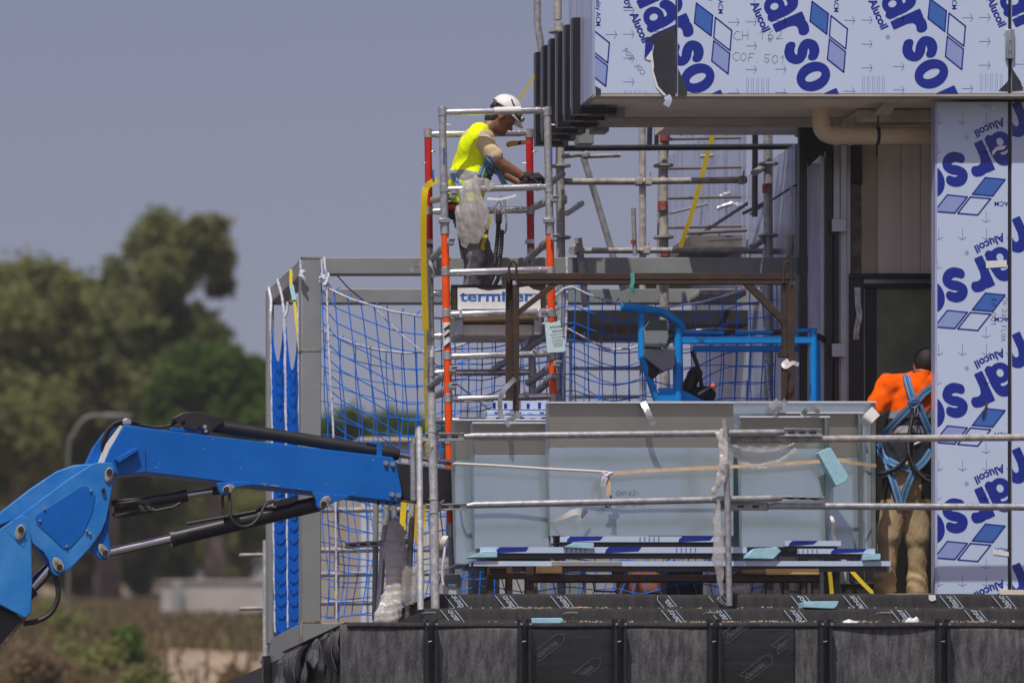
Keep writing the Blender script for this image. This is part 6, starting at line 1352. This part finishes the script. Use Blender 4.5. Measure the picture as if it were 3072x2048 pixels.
# t shirt, vest, trousers
tee = [('c', w(1438,415,-.17), w(1482,465,-.225), .072, .066), ('c', w(1438,415,.15), w(1474,470,.19), .066, .062), ('c', w(1432,430), w(1424,500), .128, .125, 1.45), ('c', w(1446,400), w(1452,394), .07, .062)]
b = body(tee, .009, .03, cloth_disp(4, .004, 40), cut=lambda X, Y, Z: Z-Zof(381,W)+(X-Xof(1455,W))*.35); b.build('t_shirt', 'tee_beige', t1, smooth=60)
vest = [('c', w(1394,600), w(1404,545), .142, .148, 1.28), ('c', w(1404,545), w(1424,455), .146, .132, 1.45), ('c', w(1424,440,-.1), w(1424,440,.12), .112, .112), ('c', w(1438,398,-.07), w(1438,398,.07), .068, .068), ('c', w(1432,412,-.15), w(1432,412,.15), .082, .082)]
ac, ad = Vector(w(1447,452,-.3)), None
def vcut(X, Y, Z):                                      # arm openings and open front
    a = .088-np.sqrt((X-Xof(1455,W)-(Z-Zof(450,W))*-.25)**2*1.5+(Z-Zof(452,W))**2*.62)
    a = np.where(np.abs(Y-W) > .085, a, -1)
    f = X-Xof(1474,W)-(Zof(470,W)-Z)*.12
    return np.maximum(np.maximum(a, f), Zof(617,W)-Z)
b = body(vest, .008, .035, lambda X, Y, Z: cloth_disp(9, .007, 26)(X, Y, Z)+cloth_disp(10, .0012, 60)(X, Y, Z), cut=vcut)
zb0, zb1 = Zof(548,W), Zof(516,W)
vs_ = np.array(b.v); b.mi = [1 if zb0 < vs_[list(f)].mean(0)[2]-(vs_[list(f)].mean(0)[0]-Xof(1360,W))*-.25 < zb1 else 0 for f in b.f]
b.build('vest', ['vest', 'reflective'], t1, smooth=60)
tr = [('c', w(1400,615), w(1406,645), .125, .12, 1.25)]+[('c', p[1], p[2], p[3]+.02, p[4]+.026) for p in legs]
b = body(tr, .010, .03, lambda X, Y, Z: cloth_disp(12, .009, 30)(X, Y, Z)+cloth_disp(13, .004, 65)(X, Y, Z)); b.build('trousers', 'trouser_grey', t1, smooth=60)
for x, dy in ((1414,-.1),(1440,.1)):
    b = body([('c', w(x,925,dy), w(x+30,931,dy), .045, .035), ('c', w(x-6,905,dy), w(x-6,928,dy), .048, .045)], .01, .02, cut=lambda X, Y, Z: Zof(940,W)-Z); b.build('boot', 'boot', t1, smooth=60)
# gloved hands gripping the tube
def hand3(c, fw, up, par, m, curl=1.0, k=1.0):
    """palm with four fingers and a thumb; fw points along the fingers, up is the back of the hand"""
    c, fw, up = Vector(c), Vector(fw).normalized(), Vector(up).normalized(); sdv_ = fw.cross(up).normalized(); pr_ = []
    pr_.append(('c', c+sdv_*.028*k, c+sdv_*.026*k+fw*.06*k, .018*k, .016*k)); pr_.append(('c', c-sdv_*.028*k, c-sdv_*.026*k+fw*.062*k, .018*k, .016*k)); pr_.append(('c', c-fw*.03*k, c+fw*.055*k, .024*k, .018*k))
    for i, L in enumerate((.036,.042,.038,.03)):
        q0 = c+fw*.066*k+sdv_*(.031-.0205*i)*k; q1 = q0+(fw*.75-up*.65*curl).normalized()*L*k; q2 = q1+(fw*-.05-up*1.0).normalized()*L*.75*k; q3 = q2+(-fw*.9-up*.5).normalized()*L*.55*k
        pr_ += [('c', q0, q1, .0105*k, .0098*k), ('c', q1, q2, .0098*k, .009*k), ('c', q2, q3, .009*k, .008*k)]
    q0 = c+sdv_*.035*k; q1 = q0+(sdv_*.5+fw*.6-up*.5).normalized()*.045*k; q2 = q1+(fw*.7-sdv_*.3-up*.6).normalized()*.032*k
    pr_ += [('c', q0, q1, .014*k, .012*k), ('c', q1, q2, .012*k, .010*k)]
    b = body(pr_, .0042, .006, pad=.02); return b.build('glove' if m == 'glove' else 'hand', m, par, smooth=60)
hand3(w(1592,531,-.2), (1,.1,.1), (-.1,-.5,.8), t1, 'glove', 1.0, 1.05); hand3(w(1580,549,.05), (1,-.1,.1), (0,.2,.9), t1, 'glove', 1.0, 1.0)
for q in (('c', w(1568,530,-.2), w(1590,531,-.2), .037, .036), ('c', w(1558,547,.09), w(1578,549,.06), .036, .034)):
    b = body([q], .006, .01); b.build('glove_cuff', 'glove', t1, smooth=60)
# harness
hsrc = vest+tee
ribbons(hsrc, .035, [[(1470,470),(1452,500),(1438,535),(1424,560)], [(1464,470),(1486,500),(1505,535),(1518,560)], [(1447,515),(1462,505),(1474,530)], [(1358,520),(1368,545),(1385,565),(1394,600)]], .042, t1, Y=W)
for q in ((1437,533),(1468,533)):
    b = B(); b.box(project(hsrc, .035, w(*q), .018), (.033,.02,.038)); b.build('harness_buckle', 'black_metal', t1, bevel=.006)
b = body([('c', w(1352,622,-.12), w(1360,640,-.12), .045, .05), ('c', w(1374,640,-.16), w(1378,655,-.16), .04, .04)], .01, .02); b.build('tool_pouch', 'trouser_black', t1, smooth=60)
b = body([('c', w(1350,622,-.15), w(1362,624,-.16), .022, .022)], .008, .01); b.build('pouch_flap', 'red_paint', t1, smooth=60)
ribbons(tr, .03, [[(1470,650),(1462,690),(1450,730),(1448,750)]], .03, t1, 'yellow_web_dark', False, Y=W)
# lanyard: two ribbed ropes with snap hooks
ly = thing('safety_lanyard', w(1490,840,-.2), 'black ribbed safety lanyard with two snap hooks beside the worker', 'lanyard')
for pts in ([(1496,640),(1494,690),(1490,740),(1484,790),(1478,830),(1466,858)], [(1506,690),(1504,740),(1498,790),(1496,830),(1480,862)], [(1378,700),(1384,740),(1390,775)]):
    b = B(); sp = spline([w(x,y,-.2) for x, y in pts], 12); b.tube(sp, [.014+.0035*(i % 2) for i in range(len(sp))], 8); b.build('lanyard_rope', 'rubber', ly, smooth=20)
for (x, y) in ((1494,640),(1508,670)):
    b = B(); b.tube(spline([w(x-8,y-22,-.2), w(x+2,y-36,-.2), w(x+10,y-22,-.2), w(x+10,y+20,-.2), w(x,y+30,-.2), w(x-8,y+16,-.2), w(x-8,y-22,-.2)], 5), .007, 7); b.build('snap_hook', 'steel_grey', ly)
b = B(); b.box(w(1496,655,-.2), (.045,.03,.09)); b.build('energy_absorber', 'black_metal', ly, bevel=.01)
b = B(); b.tube(spline([w(1500,590,-.18), w(1512,600,-.18), w(1512,630,-.19), w(1500,645,-.2)], 6), .011, 8); b.build('strap_loop', 'steel_grey', ly)
# white strip beside him
strap([(1462,596,YT-.05),(1500,597,YT-.07),(1535,590,YT-.06),(1548,585,YT-.04)], .018, 'paper', 'white tie end sticking out beside the plastic bag', .001)

# --- worker with his back turned, half behind the pillar
V = 1.12
def v_(x, y, dy=0): return P(x, y, V+dy)
t2 = thing('person', v_(2700,1785), 'worker in orange shirt and blue harness standing half behind the printed pillar', 'person')
h2 = v_(2776,1092,.06)
legs2 = [('c', v_(2690,1450), v_(2668,1610,-.02), .088, .06), ('c', v_(2668,1610,-.02), v_(2652,1760,.0), .056, .04), ('c', v_(2752,1450), v_(2752,1612,.0), .088, .06), ('c', v_(2752,1612,0), v_(2752,1765,.02), .056, .04)]
tor2 = [('c', v_(2722,1430), v_(2724,1340), .15, .15, .8), ('c', v_(2724,1340), v_(2734,1200), .155, .16, .75), ('c', v_(2672,1160), v_(2806,1160), .075, .075)]
arm2 = [('c', v_(2664,1160), v_(2616,1250,-.03), .06, .05), ('c', v_(2616,1250,-.03), v_(2612,1345,.12), .048, .034), ('c', v_(2806,1160), v_(2850,1250,.1), .06, .048), ('c', v_(2850,1250,.1), v_(2860,1200,.32), .044, .032)]
hd2 = [('e', h2, (.079,.098,.112)), ('e', h2+Vector((.0,.03,-.06)), (.06,.07,.07)), ('c', v_(2762,1140), h2+Vector((-.005,0,-.07)), .066, .058), ('e', h2+Vector((-.08,.01,-.02)), (.011,.022,.034)), ('e', h2+Vector((.08,.01,-.02)), (.011,.022,.034)), ('c', h2+Vector((0,.1,-.01)), h2+Vector((0,.118,-.035)), .011, .015), ('c', h2+Vector((-.03,.085,.015)), h2+Vector((.03,.085,.015)), .02, .02)]
b = body(legs2+tor2+arm2+hd2, .0095, .025); b.build('body', 'skin_tan', t2, smooth=60)
b = body([('e', h2+Vector((0,-.008,.012)), (.086,.1,.112))], .007, .02, cut=lambda X, Y, Z: np.maximum((Y-h2.y)-.045-(Z-h2.z)*.5, -(Z-h2.z)-.085)); b.build('hair', 'hair_short', t2, smooth=60)
shirt = [('c', v_(2722,1432), v_(2724,1340), .172, .17, .8), ('c', v_(2724,1340), v_(2734,1200), .172, .182, .74), ('c', v_(2674,1158), v_(2806,1158), .088, .088), ('c', v_(2662,1160), v_(2628,1225,-.02), .088, .08), ('c', v_(2808,1160), v_(2838,1225,.06), .088, .08), ('c', v_(2758,1132), v_(2764,1118), .085, .07)]
b = body(shirt, .009, .035, lambda X, Y, Z: cloth_disp(31, .006, 22)(X, Y, Z)+cloth_disp(33, .003, 60)(X, Y, Z), cut=lambda X, Y, Z: np.maximum(Zof(1425,V)-Z+.02*np.sin(X*20), Z-Zof(1113,V)))
vs_ = np.array(b.v); mi = []
for f in b.f:
    c = vs_[list(f)].mean(0); y = 3050-(c[2]-CAMZ)*F/(40+V)
    sl = (3050-(c[2]-CAMZ)*F/(40+V)); x = (c[0]-CAMX)*F/(40+V)-1500
    arm = x < 2636 and y < 1245
    mi.append(0 if (y < 1236 or arm) else 2 if y < 1258 else 1 if y < 1282 else 2 if y < 1302 else 1)
b.mi = mi; b.build('shirt', ['shirt_orange', 'shirt_navy', 'reflective'], t2, smooth=60)
b = body([('c', v_(2758,1130), v_(2764,1116), .074, .068)], .008, .01, cut=lambda X, Y, Z: np.abs(Z-Zof(1120,V))-.014); b.build('collar', 'shirt_navy', t2, smooth=60)
tr2 = [('c', v_(2720,1410), v_(2721,1460), .17, .168, .8)]+[('c', p[1], p[2], p[3]+.018, p[4]+.03) for p in legs2]
tr2 += [('c', v_(2654,1735), v_(2654,1765), .080, .078), ('c', v_(2750,1745), v_(2752,1772), .076, .074)]
def tdisp(X, Y, Z):
    a = np.clip((Zof(1660,V)-Z)/.2, 0, 1)
    return cloth_disp(41, .0035, 24)(X, Y, Z)+cloth_disp(44, .002, 55)(X, Y, Z)+a*.005*np.sin(Z*58+X*48+np.sin(Y*30+Z*20)*1.5)
b = body(tr2, .009, .03, tdisp, cut=lambda X, Y, Z: Zof(1782,V)-Z)
vs_ = np.array(b.v); mi = []
for f in b.f:
    c = vs_[list(f)].mean(0); y = 3050-(c[2]-CAMZ)*F/(40+V); x = (c[0]-CAMX)*F/(40+V)-1500
    mi.append(1 if 1432 < y < 1500-abs(x-2720)*.0 and abs(x-2708) > 44 else 0)
b.mi = mi; b.build('trousers', ['trouser_tan', 'trouser_black'], t2, smooth=60)
for x, dx in ((2652,-12),(2750,-6)):
    b = body([('c', v_(x,1770,-.02), v_(x+dx,1776,.12), .048, .042), ('c', v_(x+2,1750,0), v_(x+2,1768,-.01), .05, .05)], .009, .02, cut=lambda X, Y, Z: (Zof(1784,1.1)+.003)-Z); b.build('boot', 'boot', t2, smooth=60)
hand3(v_(2612,1352,.13), (0,.3,-1), (-1,0,0), t2, 'skin_tan'); hand3(P(2861,1196,V+.34), (.1,.6,.6), (1,0,0), t2, 'skin_tan')
src = shirt+tr2
ribbons(src, .035, [[(2718,1124),(2724,1150),(2736,1190),(2744,1210)], [(2803,1160),(2785,1168),(2765,1185),(2750,1205)], [(2735,1215),(2700,1252),(2668,1285),(2645,1310)], [(2757,1215),(2770,1250),(2785,1285),(2795,1310)],
     [(2638,1330),(2645,1360),(2660,1385),(2672,1420),(2688,1470),(2698,1508)], [(2662,1380),(2700,1398),(2735,1408)], [(2794,1350),(2770,1385),(2745,1410),(2725,1450),(2706,1508)]], .056, t2, Y=V, gap=.028)
b = B(); c = project(src, .035, v_(2742,1205), .036); b.extr([c+Vector((math.cos(a)*.052, -.004, math.sin(a)*.04)) for a in np.linspace(0, 6.283, 7)[:-1]], (0,.012,0)); b.build('harness_plate', 'ink_mid', t2, bevel=.004)
b = B(); b.tube([c+Vector((math.cos(a)*.035, -.015-.01*math.sin(a), math.sin(a)*.032-.012)) for a in np.linspace(0, 6.283, 20)], .006, 8); b.build('d_ring', 'pin_plate', t2)
ly2 = thing('safety_lanyard', v_(2735,1400,-.2), 'black ribbed lanyard splitting in two down the back of the orange worker', 'lanyard')
b = B(); b.tube(spline([c+Vector((.01,-.03,-.03)), c+Vector((.022,-.035,-.07)), c+Vector((.012,-.035,-.11)), c+Vector((-.004,-.035,-.07)), c+Vector((.008,-.03,-.03))], 5), .006, 7); b.build('karabiner', 'chrome', ly2)
for pts in ([(2734,1250),(2727,1290),(2722,1330),(2724,1365)], [(2724,1362),(2710,1380),(2685,1405),(2655,1418),(2634,1424)], [(2724,1362),(2732,1385),(2748,1415),(2775,1440),(2800,1450)]):
    sp = spline([Vector((0,-.03,0))+project(src, .035, v_(x,y), .03) for x, y in pts], 14); b = B(); b.tube(sp, [.013+.004*(i % 2) for i in range(len(sp))], 9); b.build('lanyard_rope', 'rubber', ly2, smooth=20)
b = B(); b.tube([project(src, .035, v_(2742,1333), .02), project(src, .035, v_(2800,1308), .02)], .008, 8); b.build('hook_arm', 'paper', ly2)

# ---------------------------------------------------------------- summer haze: one closed box of thin air round everything
m = bpy.data.materials.new('haze_air'); m.use_nodes = True; t = m.node_tree; t.nodes.clear()
o_ = t.nodes.new('ShaderNodeOutputMaterial'); pv = t.nodes.new('ShaderNodeVolumePrincipled'); pv.inputs['Color'].default_value = (.86,.88,.95,1); pv.inputs['Density'].default_value = .00042; pv.inputs['Anisotropy'].default_value = .1
t.links.new(pv.outputs[0], o_.inputs['Volume']); MAT['haze_air'] = m
b = B(); b.bx(-1600, 1600, -320, 2600, -1.2, 27); b.build('haze', 'haze_air', None, loc=(0,0,0), smooth=0, kind='stuff')
